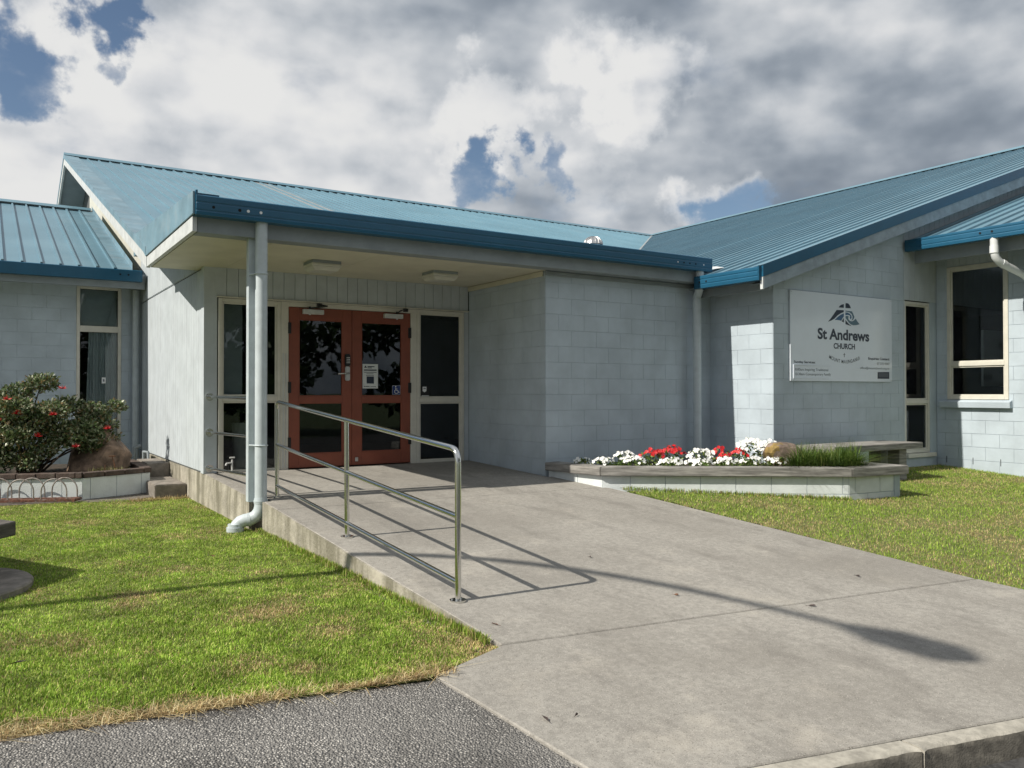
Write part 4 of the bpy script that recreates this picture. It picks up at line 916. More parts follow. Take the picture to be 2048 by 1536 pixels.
    rim.prism([P3(u0+.012, v0, 0), P3(u1, v0, 0), P3(u1, v0+.01, 0), P3(u0+.012, v0+.01, 0)], [P3(u0+.012, v0, .008), P3(u1, v0, .004), P3(u1, v0+.01, .004), P3(u0+.012, v0+.01, .008)])
    rim.build('holder_rim', 'sign_white', s)
    shape('dark_panel', [(1407, 1274), (1575, 1272), (1577, 1374), (1407, 1373)], 'ink_navy')
    for ya in (1297, 1325): shape('panel_line', [(1420, ya), (1562, ya), (1562, ya+12), (1420, ya+12)], 'ink_grey', .003)
    for x, y in ((142, 95), (1578, 232), (160, 1385), (1604, 1402)):
        u, v = uv(x, y); mm = M(); mm.cyl(P3(u, v, 0), P3(u, v, .004), .007, 10); mm.build('screw', 'silver', s)
build_sign()

# ================================================================== PORCH LIGHTS
def porch_light(x, y, label):
    t_ = thing('porch_light', label, 'ceiling light', (x, y, 3.012), 'lights under the porch ceiling')
    w, d = .17, .16
    M().box(x-w, x+w, y-d, y+d, 2.975, 3.012).build('base', 'beam_grey', t_, bevel=.004)
    M().box(x-w-.006, x+w+.006, y-d-.006, y+d+.006, 2.945, 2.978).build('rim', 'lens', t_, bevel=.008)
    q = .03; m_ = M(); m_.hexa([(x-w+q, y-d+q, 2.90), (x+w-q, y-d+q, 2.90), (x+w-q, y+d-q, 2.90), (x-w+q, y+d-q, 2.90), (x-w, y-d, 2.944), (x+w, y-d, 2.944), (x+w, y+d, 2.944), (x-w, y+d, 2.944)]); m_.build('diffuser', 'lens', t_, bevel=.006, seg=2)
porch_light(3.26, 9.12, 'square cream ceiling light above the left red door leaf')
porch_light(4.78, 9.10, 'square cream ceiling light nearer the block return wall')

# ================================================================== HANDRAILS
def handrail():
    t_ = thing('handrail', 'stainless steel ramp handrail of three rails on three posts', 'handrail', (2.47, 6.3, .3))
    PP = [(2.433, 8.097), (2.464, 6.302), (2.482, 4.483)]
    foot = [Vector((x, y, ramp(y))) for x, y in PP]
    h = [.93, .93, .93]; r_ = .0195
    a, c = foot[0]+Vector((0, 0, .95)), foot[2]+Vector((0, 0, .945))
    def bend(p_from, corner, p_to, rad, n=7):
        d1 = (p_from-corner).normalized(); d2 = (p_to-corner).normalized(); s0 = corner+d1*rad; s1 = corner+d2*rad
        return [(s0*(1-t)**2+corner*2*t*(1-t)+s1*t*t) for t in [i/n for i in range(n+1)]]
    m_ = M(); pts = [foot[0]]+bend(foot[0], a, c, .075)+bend(a, c, foot[2], .085)+[foot[2]]
    m_.tube(pts, [r_]*len(pts), 16); m_.build('top_rail', 'stainless', t_, smooth=True)
    m_ = M(); b = foot[1]; m_.cyl(b, a+(c-a)*((a.y-b.y)/(a.y-c.y)), r_, 16); m_.build('post', 'stainless', t_, smooth=True)
    for hh in (.525, .115):
        m_ = M(); m_.cyl(foot[0]+Vector((0, 0, hh)), foot[2]+Vector((0, 0, hh)), .0175, 14); m_.build('rail', 'stainless', t_, smooth=True)
    for f in foot:
        m_ = M(); m_.cyl(f+Vector((0, 0, -.002)), f+Vector((0, 0, .009)), .052, 24); m_.build('flange', 'stainless', t_, smooth=True)
        for k in range(3):
            m_ = M(); q = f+Vector((.037*math.cos(k*2.1+.5), .037*math.sin(k*2.1+.5), .007)); m_.cyl(q, q+Vector((0, 0, .008)), .006, 6); m_.build('bolt', 'silver', t_)
    t2 = thing('handrail', 'short stainless handrail fixed to the wall beside the left porch window', 'handrail', (2.25, 9.2, .5))
    for (za, zb) in ((1.455, 1.445), (1.03, 1.06), (.60, .665)):
        m_ = M(); m_.cyl((2.245, 10.16, za), (2.27, 8.25, zb), .0175, 14); m_.build('rail', 'stainless', t2, smooth=True)
        m_ = M(); m_.cyl((2.245, 10.176, za), (2.245, 10.160, za), .046, 20); m_.build('flange', 'stainless', t2, smooth=True)
    m_ = M(); m_.cyl((2.27, 8.25, .47), (2.27, 8.25, 1.46), .0195, 14); m_.build('post', 'stainless', t2, smooth=True)
handrail()

# ================================================================== RIGHT PLANTER, FLOWERS, BENCH
OUT = [(5.84, 8.25), (5.97, 7.361), (8.238, 5.742), (9.07, 5.64), (9.10, 7.12)]
def offset_poly(P, d):
    out = []; n = len(P)
    for i in range(n):
        p = Vector(P[i])
        def nrm(a, b): e = (Vector(b)-Vector(a)).normalized(); return Vector((e.y, -e.x))
        if i == 0: nn = nrm(P[0], P[1]); out.append(tuple(p-nn*d*-1 if False else p+nn*d))
        elif i == n-1: nn = nrm(P[-2], P[-1]); out.append(tuple(p+nn*d))
        else:
            n1, n2 = nrm(P[i-1], P[i]), nrm(P[i], P[i+1]); k = 1+n1.dot(n2); out.append(tuple(p+(n1+n2)*(d/k)))
    return out
def planter_right():
    t_ = thing('planter', 'low grey block planter with timber cap and flowers beside the ramp', 'planter', (7, 7, .3))
    ctr = Vector((7.4, 7.2))
    sgn = -1 if (Vector(offset_poly(OUT, 1)[1])-ctr).length < (Vector(OUT[1])-ctr).length else 1
    off = lambda d: offset_poly(OUT, d*sgn)
    o1, o2 = off(.065), off(-.17)
    for i in range(4):
        a, b, c, d = o1[i], o1[i+1], o2[i+1], o2[i]
        e = (Vector(b)-Vector(a)).normalized()*.002
        q = [(a[0]+e.x, a[1]+e.y), (b[0]-e.x, b[1]-e.y), (c[0]-e.x, c[1]-e.y), (d[0]+e.x, d[1]+e.y)]
        z1 = .645+random.uniform(-.003, .003)
        m_ = M(); m_.prism([(x, y, z1-.10) for x, y in q], [(x, y, z1) for x, y in q]); m_.build('cap_board', 'timber_grey', t_, bevel=.007, seg=2)
    inn = off(-.12)
    for i in range(4):
        a, b = Vector(OUT[i]), Vector(OUT[i+1]); L_ = (b-a).length; e = (b-a)/L_; n_ = Vector((e.y, -e.x))*sgn
        mp = lambda u, z, w, a=a, e=e, n_=n_: (a.x+e.x*u+n_.x*w, a.y+e.y*u+n_.y*w, z)
        core = M(); core.mbox(mp, .0, L_-.0, .1, .544, -.11, -.007); w_ = core.build('wall', 'wall_joint', t_)
        pieces(w_, lambda u, z, w: mp(u, z, w-.007), 0, L_, .145, .545, .4, .2, .007, .007, 'planter_paint', 'block', .5, phase=.12 if i == 1 else .3, jit=.0006, chamf=.002)
    s = M(); P = [(x, y, .575) for x, y in off(-.10)]+[(8.67, 7.12, .575), (8.66, 8.25, .575)]; s.add(P, [tuple(range(len(P)))]); s.build('soil', 'soil', t_)
planter_right()

def leaf_cloud(name, parent, centers, n, size, cols, m='leaf', elong=1.8, flat=0., jitter=.5, out_dir=.6):
    """n leaf faces spread through ellipsoids; each leaf is a bent two-face diamond"""
    V = []; F = []; C = []
    wts = np.array([c[3]*c[4]*c[5] for c in centers]); wts = wts/wts.sum()
    for _ in range(n):
        cx, cy, cz, rx, ry, rz = centers[rng.choice(len(centers), p=wts)][:6]
        d = rng.normal(size=3); d /= np.linalg.norm(d); rr = rng.random()**.42
        p = np.array([cx+d[0]*rx*rr, cy+d[1]*ry*rr, cz+d[2]*rz*rr])
        ax = d*out_dir+rng.normal(size=3)*jitter+np.array([0, 0, .25]); ax /= np.linalg.norm(ax)
        sd_ = np.cross(ax, rng.normal(size=3)); sd_ /= np.linalg.norm(sd_); nn = np.cross(ax, sd_)
        s = size*rng.uniform(.6, 1.25); k = len(V)
        V += [tuple(p), tuple(p+ax*s*.5+sd_*s*.5/elong+nn*s*.06), tuple(p+ax*s), tuple(p+ax*s*.5-sd_*s*.5/elong+nn*s*.06)]
        F += [(k, k+1, k+2), (k, k+2, k+3)]
        c = cols[rng.integers(len(cols))]; f = rng.uniform(.75, 1.25); C += [(c[0]*f, c[1]*f, c[2]*f, 1)]*4
    off = base_of(parent); V = np.array(V)-np.array(off)
    me = bpy.data.meshes.new(name); me.from_pydata(V.tolist(), [], F); a = me.attributes.new('col', 'FLOAT_COLOR', 'POINT'); a.data.foreach_set('color', np.array(C, np.float32).ravel())
    me.materials.append(MAT[m]); return link(name, me, parent)

def flower_mesh(m, r_=.0225):
    mm = M(); n = 5; vs_ = [(0, 0, 0)]
    for k in range(n*4):
        a = 2*math.pi*k/(n*4); rr = r_*(.80+.2*abs(math.cos(a*n/2))); vs_.append((rr*math.cos(a)*.55, rr*math.sin(a)*.55, .006)); 
    for k in range(n*4):
        a = 2*math.pi*k/(n*4); rr = r_*(.76+.24*abs(math.cos(a*n/2))); vs_.append((rr*math.cos(a), rr*math.sin(a), .006+.004*math.sin(a*5)))
    q = n*4; fs = [(0, 1+k, 1+(k+1) % q) for k in range(q)]+[(1+k, 1+q+k, 1+q+(k+1) % q, 1+(k+1) % q) for k in range(q)]
    mm.add(vs_, fs); me = mm.mesh('flower', smooth=True); me.materials.append(MAT[m]); return me
FW, FR = flower_mesh('petal_white'), flower_mesh('petal_red', .0245)
GL = [(.09, .16, .025), (.13, .20, .035), (.06, .11, .02), (.16, .2, .05)]
def flower_plant(x, y, kind, r_, h, nf, label):
    t_ = thing('flower_plant', label, 'flowers', (x, y, .575), 'bedding plants in the grey planter')
    leaf_cloud('foliage', t_, [(x, y, .575+h*.42, r_, r_, h*.5)], int(170*r_/.15), .045, GL)
    h *= .92
    for k in range(int(nf*1.9)):
        a = rng.uniform(0, 2*math.pi); rr = r_*math.sqrt(rng.random())*1.05; fx, fy = x+rr*math.cos(a), y+rr*math.sin(a)
        hz = .575+h*(.55+.45*math.sqrt(max(0, 1-(rr/(r_*1.1))**2)))+rng.uniform(-.025, .03)
        me = FR if kind == 'red' else FW
        o = link('flower', me, t_, (fx, fy, hz))
        dirv = Vector((math.cos(a)*rr/r_*.7-.35+rng.normal()*.3, math.sin(a)*rr/r_*.7-.55+rng.normal()*.3, .75)).normalized()
        o.rotation_euler = dirv.to_track_quat('Z', 'Y').to_euler(); s = rng.uniform(.75, 1.25); o.scale = (s, s, s)
FP = [(6.08, 7.86, 'white', .10, .13, 9, 'leftmost small white flowers, nearest the porch end of the planter'),
      (6.20, 7.62, 'white', .12, .15, 14, 'white bedding flowers second from the left end of the grey planter'),
      (6.42, 7.36, 'white', .15, .17, 22, 'low white flowers on the front edge, left of the red ones'),
      (6.55, 7.66, 'white', .13, .20, 12, 'white flowers at the back, left of the red ones'),
      (6.80, 7.44, 'red', .15, .23, 18, 'leftmost bright red flower clump in the planter'),
      (7.10, 7.40, 'red', .15, .27, 20, 'tallest red flower clump, against the shaded block wall'),
      (6.78, 7.10, 'white', .15, .15, 18, 'white flowers in front of the leftmost red clump'),
      (7.08, 6.92, 'white', .16, .14, 20, 'low white flowers at the cap edge in front of the tallest red clump'),
      (7.36, 7.18, 'white', .17, .23, 22, 'white flower mound between two red clumps'),
      (7.40, 6.78, 'white', .15, .14, 14, 'sparse white flowers on the cap edge with much green leaf'),
      (7.62, 7.10, 'red', .11, .25, 12, 'small red flower clump right of the white mound'),
      (7.50, 6.92, 'red', .08, .20, 7, 'few red flowers low among white ones near the middle'),
      (7.84, 6.98, 'red', .10, .23, 10, 'red flower clump next to the tall white mound'),
      (7.72, 6.70, 'white', .13, .14, 12, 'white flowers low in front of the red clump by the tall mound'),
      (8.02, 6.98, 'white', .17, .36, 40, 'tall white flower mound before the downpipe'),
      (8.16, 6.80, 'white', .17, .33, 38, 'white flower mound directly left of the lichen boulder'),
      (7.96, 6.52, 'white', .14, .16, 16, 'white flowers at the cap edge left of the grass tuft')]
for a in FP: flower_plant(*a)

def rock(name, label, c, r_, m, seed, lich=False):
    bm = bmesh.new(); bmesh.ops.create_icosphere(bm, subdivisions=4, radius=1)
    rr_ = random.Random(seed); planes = []
    for _ in range(20):
        n_ = Vector((rr_.gauss(0, 1), rr_.gauss(0, 1), rr_.gauss(.2, .8))).normalized(); planes.append((n_, rr_.uniform(.66, .92)))
    for v in bm.verts:
        p = v.co.copy()
        for n_, d_ in planes:
            e_ = p.dot(n_)-d_
            if e_ > 0: p -= n_*e_*.96
        q = Vector((p.x, p.y, p.z)); s = Vector((seed, seed*1.7, 3))
        cell = mnoise.cell(q*1.6+s); d = 1+.16*mnoise.noise(q*1.3+s)+.10*mnoise.noise(q*3.1+s)+.035*mnoise.noise(q*9+s)
        p = p*(1+(d-1)*.35)*1.12
        v.co = Vector((p.x*r_[0], p.y*r_[1], max(p.z, -.55)*r_[2]))
    me = bpy.data.meshes.new(name); bm.to_mesh(me); bm.free(); me.materials.append(MAT[m])
    if lich:
        me.materials.append(MAT['lichen'])
        for p in me.polygons:
            k = p.center; 
            if k.x < -.5*r_[0] and mnoise.noise(Vector(k)*11+Vector((1, 2, 3)))+.5*(-k.x/r_[0]) > .53: p.material_index = 1
    o = link(name, me, None, c); tag(o, label, 'rock'); return o
rock('boulder', 'tan boulder with yellow lichen among white flowers in the grey planter', (8.20, 6.58, .70), (.30, .24, .24), 'rock_tan', 3.3, True)
rock('boulder', 'brown angular boulder at the foot of the flowering bush', (1.32, 12.55, .55), (.44, .38, .47), 'rock_brown', 8.1)

def blades(name, parent, pts, hfun, cols, m='grass_blade', width=.004, lean=.5, seg2=True, bias=0.):
    """pts Nx3 roots; numpy-built tapered blades"""
    n = len(pts); h = hfun; az = rng.uniform(0, 2*math.pi, n); ln = bias+rng.normal(0, lean, n)
    dirx, diry = np.cos(az), np.sin(az); w = width*rng.uniform(.7, 1.3, n)
    px_, py_ = -diry*w/2, dirx*w/2
    b = np.asarray(pts, float)
    off = h*np.abs(ln); hz = h/np.sqrt(1+ln**2)
    if seg2:
        V = np.empty((n, 5, 3)); V[:, 0] = b+np.stack([px_, py_, 0*h], 1); V[:, 1] = b-np.stack([px_, py_, 0*h], 1)
        mid = b+np.stack([dirx*off*.28, diry*off*.28, hz*.62], 1); V[:, 2] = mid-np.stack([px_, py_, 0*h], 1)*.75; V[:, 3] = mid+np.stack([px_, py_, 0*h], 1)*.75
        V[:, 4] = b+np.stack([dirx*off, diry*off, hz], 1); k = 5
        base = (np.arange(n)*5)[:, None]; F = np.concatenate([base+np.array([0, 1, 2]), base+np.array([0, 2, 3]), base+np.array([3, 2, 4])], 0)
    else:
        V = np.empty((n, 3, 3)); V[:, 0] = b+np.stack([px_, py_, 0*h], 1); V[:, 1] = b-np.stack([px_, py_, 0*h], 1); V[:, 2] = b+np.stack([dirx*off, diry*off, hz], 1); k = 3
        F = np.arange(n*3).reshape(n, 3)
    V = V.reshape(-1, 3)-np.array(base_of(parent)); me = bpy.data.meshes.new(name)
    me.vertices.add(len(V)); me.vertices.foreach_set('co', V.astype(np.float32).ravel())
    nf = len(F); me.loops.add(nf*3); me.loops.foreach_set('vertex_index', F.astype(np.int32).ravel()); me.polygons.add(nf)
    me.polygons.foreach_set('loop_start', np.arange(0, nf*3, 3, dtype=np.int32)); me.polygons.foreach_set('loop_total', np.full(nf, 3, dtype=np.int32))
    me.update(); me.validate()
    C = np.ones((n, k, 4), np.float32); C[:, :, :3] = cols[:, None, :]
    a = me.attributes.new('col', 'FLOAT_COLOR', 'POINT'); a.data.foreach_set('color', C.ravel()); me.materials.append(MAT[m]); return link(name, me, parent)
def tuft():
    n = 2600; t_ = thing('grass_tuft', 'spreading dark green grass tuft at the right end of the planter', 'grass', (8.3, 6.15, .575))
    cs = [(8.16, 6.16, .20), (8.38, 6.08, .24), (8.60, 6.02, .22), (8.30, 6.32, .2), (8.72, 6.12, .16), (8.02, 6.24, .12)]
    which = rng.integers(0, len(cs), n); pts = np.zeros((n, 3)); 
    for i, w in enumerate(which):
        a = rng.uniform(0, 2*math.pi); rr = cs[w][2]*math.sqrt(rng.random())*.7; pts[i] = (cs[w][0]+rr*math.cos(a), cs[w][1]+rr*math.sin(a), .57)
    c = np.array([(.075, .14, .022), (.13, .20, .035), (.05, .095, .018), (.26, .28, .09)])[rng.choice(4, n, p=[.4, .32, .2, .08])]*rng.uniform(.8, 1.2, (n, 1))
    blades('foliage', t_, pts, rng.uniform(.20, .40, n), c, width=.008, lean=.55, bias=1.0)
tuft()
def bench():
    t_ = thing('bench', 'weathered grey timber bench between the planter and the narrow window', 'bench', (9.7, 6.6, .35))
    M().box(8.80, 10.72, 6.33, 6.62, .745, .825).build('seat_plank', 'timber_grey', t_, bevel=.008, seg=2)
    M().box(8.80, 10.72, 6.628, 6.93, .742, .822).build('seat_plank', 'timber_grey', t_, bevel=.008, seg=2)
    for x in (9.15, 10.28): M().box(x, x+.17, 6.40, 6.58, .30, .742).build('leg', 'timber_grey', t_, bevel=.008)
    for x in (9.15, 10.28): M().box(x, x+.17, 6.68, 6.86, .30, .74).build('leg', 'timber_grey', t_, bevel=.008)
bench()

# ================================================================== LEFT PLANTER, BUSH, RACK, STEPS, SEAT
def planter_left():
    t_ = thing('planter', 'white painted planter with dark brick cap under the flowering bush', 'planter', (1, 11.5, .17))
    O = [(-2.8, 13.05), (1.015, 11.46), (1.85, 11.83), (1.86, 13.4)]
    for i in range(3):
        a, b = Vector(O[i]), Vector(O[i+1]); L_ = (b-a).length; e = (b-a)/L_; n_ = Vector((e.y, -e.x))
        mp = lambda u, z, w, a=a, e=e, n_=n_: (a.x+e.x*u+n_.x*w, a.y+e.y*u+n_.y*w, z)
        core = M(); core.mbox(mp, 0, L_, .1, .44, -.11, -.007); w_ = core.build('wall', 'wall_joint', t_)
        pieces(w_, lambda u, z, w: mp(u, z, w-.007), 0, L_, .17, .442, .345, .272, .006, .007, 'planter_paint', 'block', 0, phase=.1, jit=.0006, chamf=.002)
        u = .004; k = 0
        while u < L_-.03:
            w = min(.225 if i != 1 else .27, L_-u); br = M(); jz = random.uniform(-.004, .004); br.mbox(mp, u+.004, u+w-.004, .444, .508+jz, -.115, .022+random.uniform(-.006, .006)); br.build('cap_brick', 'brick_dark', t_, bevel=.006); u += w; k += 1
    s = M(); P = [(x, y, .455) for x, y in ((-2.8, 13.1), (1.0, 11.55), (1.78, 11.9), (1.8, 13.5), (-2.8, 14.8))]; s.add(P, [tuple(range(len(P)))]); s.build('soil', 'soil', t_)
planter_left()
def bush():
    t_ = thing('flowering_bush', 'leafy bush with red flowers in the brick-capped planter', 'bush', (.6, 12.6, .45))
    br = M(); rnd = random.Random(4); cl = []
    heads = [(.12, 12.45, 1.42), (.35, 12.5, 1.52), (.62, 12.45, 1.66), (.05, 12.3, 1.05), (.50, 12.25, 1.15), (.92, 12.5, 1.36), (1.22, 12.55, 1.24), (.82, 12.3, 1.0), (1.40, 12.5, 1.08), (.2, 12.15, .74), (-.3, 12.6, 1.3), (-.6, 12.7, 1.0), (-.1, 12.8, 1.45), (1.52, 12.5, 1.34), (.62, 12.15, .80), (1.08, 12.35, 1.0),
             (.28, 12.2, 1.30), (.30, 12.1, .98), (.72, 12.2, 1.28), (.95, 12.15, .92), (-.1, 12.2, .8), (.42, 12.05, .66), (-.15, 12.25, 1.22), (1.18, 12.3, .86), (.05, 12.05, .62), (1.45, 12.45, .9)]
    for hx, hy, hz in heads:
        b0 = Vector((.45+rnd.uniform(-.15, .15), 12.65+rnd.uniform(-.1, .1), .42)); e = Vector((hx, hy, hz)); mid = b0.lerp(e, .5)+Vector((rnd.uniform(-.1, .1), rnd.uniform(-.1, .1), .08))
        br.tube([b0, mid, e], [.018, .012, .005], 6)
        r_ = rnd.uniform(.15, .24) if hx < 1.3 else .12; cl.append((hx, hy, hz-.02, r_*1.15, r_, r_*.72))
    br.build('branches', 'bark', t_)
    cols = [(.075, .12, .04), (.11, .16, .06), (.05, .085, .028), (.19, .23, .11), (.18, .13, .055), (.38, .40, .27)]
    lf = leaf_cloud('foliage', t_, cl, 22000, .056, cols, elong=1.9, jitter=.7)
    lf['kind'] = 'stuff'
    for fx, fy, fz in ((.33, 11.98, 1.24), (.12, 11.95, 1.16), (.22, 12.0, 1.42), (.84, 12.22, 1.56), (.98, 11.96, .80), (1.38, 12.22, 1.02), (.55, 11.95, .95), (-.1, 11.95, .9), (.72, 12.0, 1.22)):
        m_ = M()
        for k in range(26):
            d = Vector((rnd.gauss(0, 1), rnd.gauss(0, 1), abs(rnd.gauss(0, 1)))).normalized(); q = Vector((fx, fy, fz)); s_ = d.orthogonal().normalized()*.006; m_.add([q+s_*1.4, q-s_*1.4, q+d*.062], [(0, 1, 2)])
        m_.build('flower', 'petal_red', t_)
bush()
def succulent():
    t_ = thing('dry_plant', 'small dry straw coloured plant in front of the brown boulder', 'plant', (1.42, 11.95, .455))
    n = 140; pts = np.zeros((n, 3)); pts[:, 0] = 1.36+rng.normal(0, .13, n); pts[:, 1] = 11.93+rng.normal(0, .05, n); pts[:, 2] = .45
    c = np.array([(.42, .36, .19), (.30, .26, .13), (.22, .22, .08)])[rng.integers(0, 3, n)]
    blades('foliage', t_, pts, rng.uniform(.05, .11, n), c, width=.016, lean=.9)
    m_ = M(); m_.tube([(1.45, 11.92, .45), (1.42, 11.92, .60), (1.40, 11.92, .665)], [.008, .006, .005], 6); m_.tube([(1.36, 11.92, .668), (1.44, 11.92, .668)], .007, 6); m_.tube([(1.30, 11.9, .45), (1.32, 11.9, .56)], .005, 6); m_.build('stalk', 'dry_leaf', t_)
succulent()
def bike_rack():
    t_ = thing('bike_rack', 'rusty bicycle rack of paired steel hoops before the white planter', 'bike rack', (.4, 11.55, .17))
    d = Vector((.865, -.395, 0)).normalized(); n_ = Vector((-.395, -.865, 0)).normalized()
    o0 = Vector((1.0, 11.36, .17))
    for q in (.0, .14):
        m_ = M(); a = o0+n_*q+d*-.02; b = a-d*3; m_.hexa([a+n_*-.018+Vector((0, 0, .015)), b+n_*-.018+Vector((0, 0, .015)), b+n_*.018+Vector((0, 0, .015)), a+n_*.018+Vector((0, 0, .015)), a+n_*-.018+Vector((0, 0, .05)), b+n_*-.018+Vector((0, 0, .05)), b+n_*.018+Vector((0, 0, .05)), a+n_*.018+Vector((0, 0, .05))]); m_.build('base_bar', 'rust', t_, bevel=.003)
    for k in range(7):
        c0 = o0-d*(.20+k*.375)
        for q, sh in ((.0, .0), (.14, -.07)):
            m_ = M(); c = c0+n_*q+d*sh
            pts = [c+d*.145+Vector((0, 0, .02)), c+d*.145+Vector((0, 0, .12))]+[c+d*(.145*math.cos(a))+Vector((0, 0, .14+.15*math.sin(a))) for a in [R(i*15) for i in range(0, 13)]]+[c-d*.145+Vector((0, 0, .12)), c-d*.145+Vector((0, 0, .02))]
            m_.tube(pts, .0085, 8); m_.build('hoop', 'galv_worn', t_, smooth=True)
    for k in range(3):
        c = o0-d*(.03+k*1.1); m_ = M(); m_.tube([c+n_*-.05+Vector((0, 0, .03)), c+n_*.2+Vector((0, 0, .03))], .016, 8); m_.build('cross_bar', 'rust', t_)
bike_rack()
def steps():
    a = M(); a.box(1.80, 2.183, 11.15, 12.25, .12, .335); tag(a.build('concrete_step', 'step_stone', bevel=.012, seg=2), 'lower concrete step on the grass against the side wall', 'step')
    a = M(); a.box(1.88, 2.183, 12.30, 13.25, .15, .52); tag(a.build('concrete_step', 'step_stone', bevel=.012, seg=2), 'upper concrete step block beside the dark corner', 'step')
steps()
def slab_seat():
    t_ = thing('slab_seat', 'dark weathered timber slab seat at the left edge of the lawn', 'seat', (-.5, 6.95, .17))
    c = Vector((.19, 6.94)); e1 = Vector((-.48, .87)).normalized(); e2 = Vector((-.60, -.80)).normalized()
    q = [c, c+e1*1.15, c+e1*1.15+e2*1.0, c+e2*1.0]; 
    for k in range(3):
        a, b = k/3+.004, (k+1)/3-.004; p = [c+e1*(1.15*a), c+e1*(1.15*b), c+e1*(1.15*b)+e2, c+e1*(1.15*a)+e2]
        m_ = M(); m_.prism([(v.x, v.y, .470) for v in p], [(v.x, v.y, .572) for v in p]); m_.build('plank', 'timber_dark', t_, bevel=.006)
    m_ = M(); ce = c+e1*.57+e2*.5; m_.cyl((ce.x, ce.y, .15), (ce.x, ce.y, .47), .22, 20); m_.build('pedestal', 'concrete_wall', t_, smooth=True)
    o = M(); o.cyl((-.37, 6.72, .10), (-.37, 6.72, .205), .66, 48); tag(o.build('round_pad', 'step_stone', bevel=.012, smooth=True), 'round stone pad on the lawn beneath the timber slab seat', 'stone pad')
slab_seat()

# ================================================================== VASE IN THE WINDOW
def vase():
    t_ = thing('vase', 'tall pale vase with leaves standing behind the left porch window', 'vase', (2.72, 10.62, .5))
    m_ = M(); prof = [(.07, .50), (.085, .7), (.10, .95), (.115, 1.12), (.105, 1.12), (.06, .9)]; n = 20
    m_.add([(2.72+r_*math.cos(2*math.pi*k/n), 10.62+r_*math.sin(2*math.pi*k/n), z) for r_, z in prof for k in range(n)], [(i*n+k, i*n+(k+1) % n, (i+1)*n+(k+1) % n, (i+1)*n+k) for i in range(5) for k in range(n)]); m_.build('pot', 'pot_white', t_, smooth=True)
    leaf_cloud('foliage', t_, [(2.72, 10.62, 1.33, .14, .14, .22)], 60, .20, [(.05, .09, .03), (.03, .06, .02)], elong=4)
vase()

# ================================================================== STREET LAMP (off frame, its shadow crosses the ramp)
def street_lamp():
    bx, by = -3.45, 6.15; t_ = thing('street_lamp', 'tall grey street lamp on the lawn whose arm reaches towards the road', 'street lamp', (bx, by, .17))
    m_ = M(); m_.tube([(bx, by, .1), (bx, by, 1.2), (bx, by, 1.25), (bx, by, 4.9)], [.09, .085, .065, .055], 16); m_.build('pole', 'lamp_steel', t_, smooth=True)
    hx, hy, hz = 4.46-(7.1/.88), 3.10, 7.1
    A = Vector((bx, by, 4.9)); B = Vector((bx+.05, by-.25, 6.3)); C_ = Vector((hx-.1, hy+1.3, 7.0)); D_ = Vector((hx, hy+.25, hz))
    pts = [A*(1-t)**3+B*3*t*(1-t)**2+C_*3*t*t*(1-t)+D_*t**3 for t in [i/16 for i in range(17)]]
    m_ = M(); m_.tube(pts, [.055-.022*i/16 for i in range(17)], 14); m_.build('arm', 'lamp_steel', t_, smooth=True)
    m_ = M(); d = Vector((.05, -1, .10)).normalized(); c = D_
    m_.tube([c-d*.05, c+d*.05, c+d*.2, c+d*.55, c+d*.68], [.04, .07, .12, .12, .03], 14); m_.build('lamp_head', 'lamp_steel', t_, smooth=True)
street_lamp()

# ================================================================== TREES ACROSS THE ROAD (seen in the glass)
def tree(x, y, h, r_, label, seed):
    t_ = thing('street_tree', label, 'tree', (x, y, -.1), 'trees across the road'); rnd = random.Random(seed)
    m_ = M(); m_.tube([(x, y, -.2), (x+.1, y, h*.3), (x+.05, y+.1, h*.62)], [.28, .2, .09], 10); cl = []
    for k in range(16):
        a = rnd.uniform(0, 6.28); z = h*rnd.uniform(.22, .95); q = r_*(1.05-abs(z/h-.55)*1.3)*rnd.uniform(.35, .9); e = Vector((x+q*math.cos(a), y+q*math.sin(a), z))
        m_.tube([Vector((x+.05, y, min(z*.7, h*.5))), Vector((x, y, z*.8)).lerp(e, .6), e], [.09, .06, .02], 6); s_ = r_*rnd.uniform(.25, .42); cl.append((e.x, e.y, e.z, s_*1.2, s_*1.2, s_*.8))
    m_.build('trunk', 'bark', t_)
    leaf_cloud('crown', t_, cl, 3200, .46, [(.04, .07, .02), (.06, .1, .03), (.03, .05, .018)], elong=1.6)
for k, (x, y, h, r_, lb) in enumerate(((15.5, -11.5, 7.5, 3.4, 'bushy tree across the road, opposite the sign wall'), (22.5, -13.0, 9.5, 4.2, 'tallest broad tree across the road, towards the right end'), (9.5, -12.5, 6.0, 3.2, 'low round tree across the road, opposite the ramp'),
        (3.0, -13.5, 8.0, 3.6, 'tree across the road, straight behind the viewpoint'), (-4.5, -13.0, 7.0, 3.3, 'tree across the road, opposite the street lamp'), (-12.0, -13.5, 8.5, 3.8, 'leftmost tree across the road'), (31.0, -14.0, 8.5, 4.0, 'rightmost tree across the road'))):
    tree(x, y, h, r_, lb, k+1)

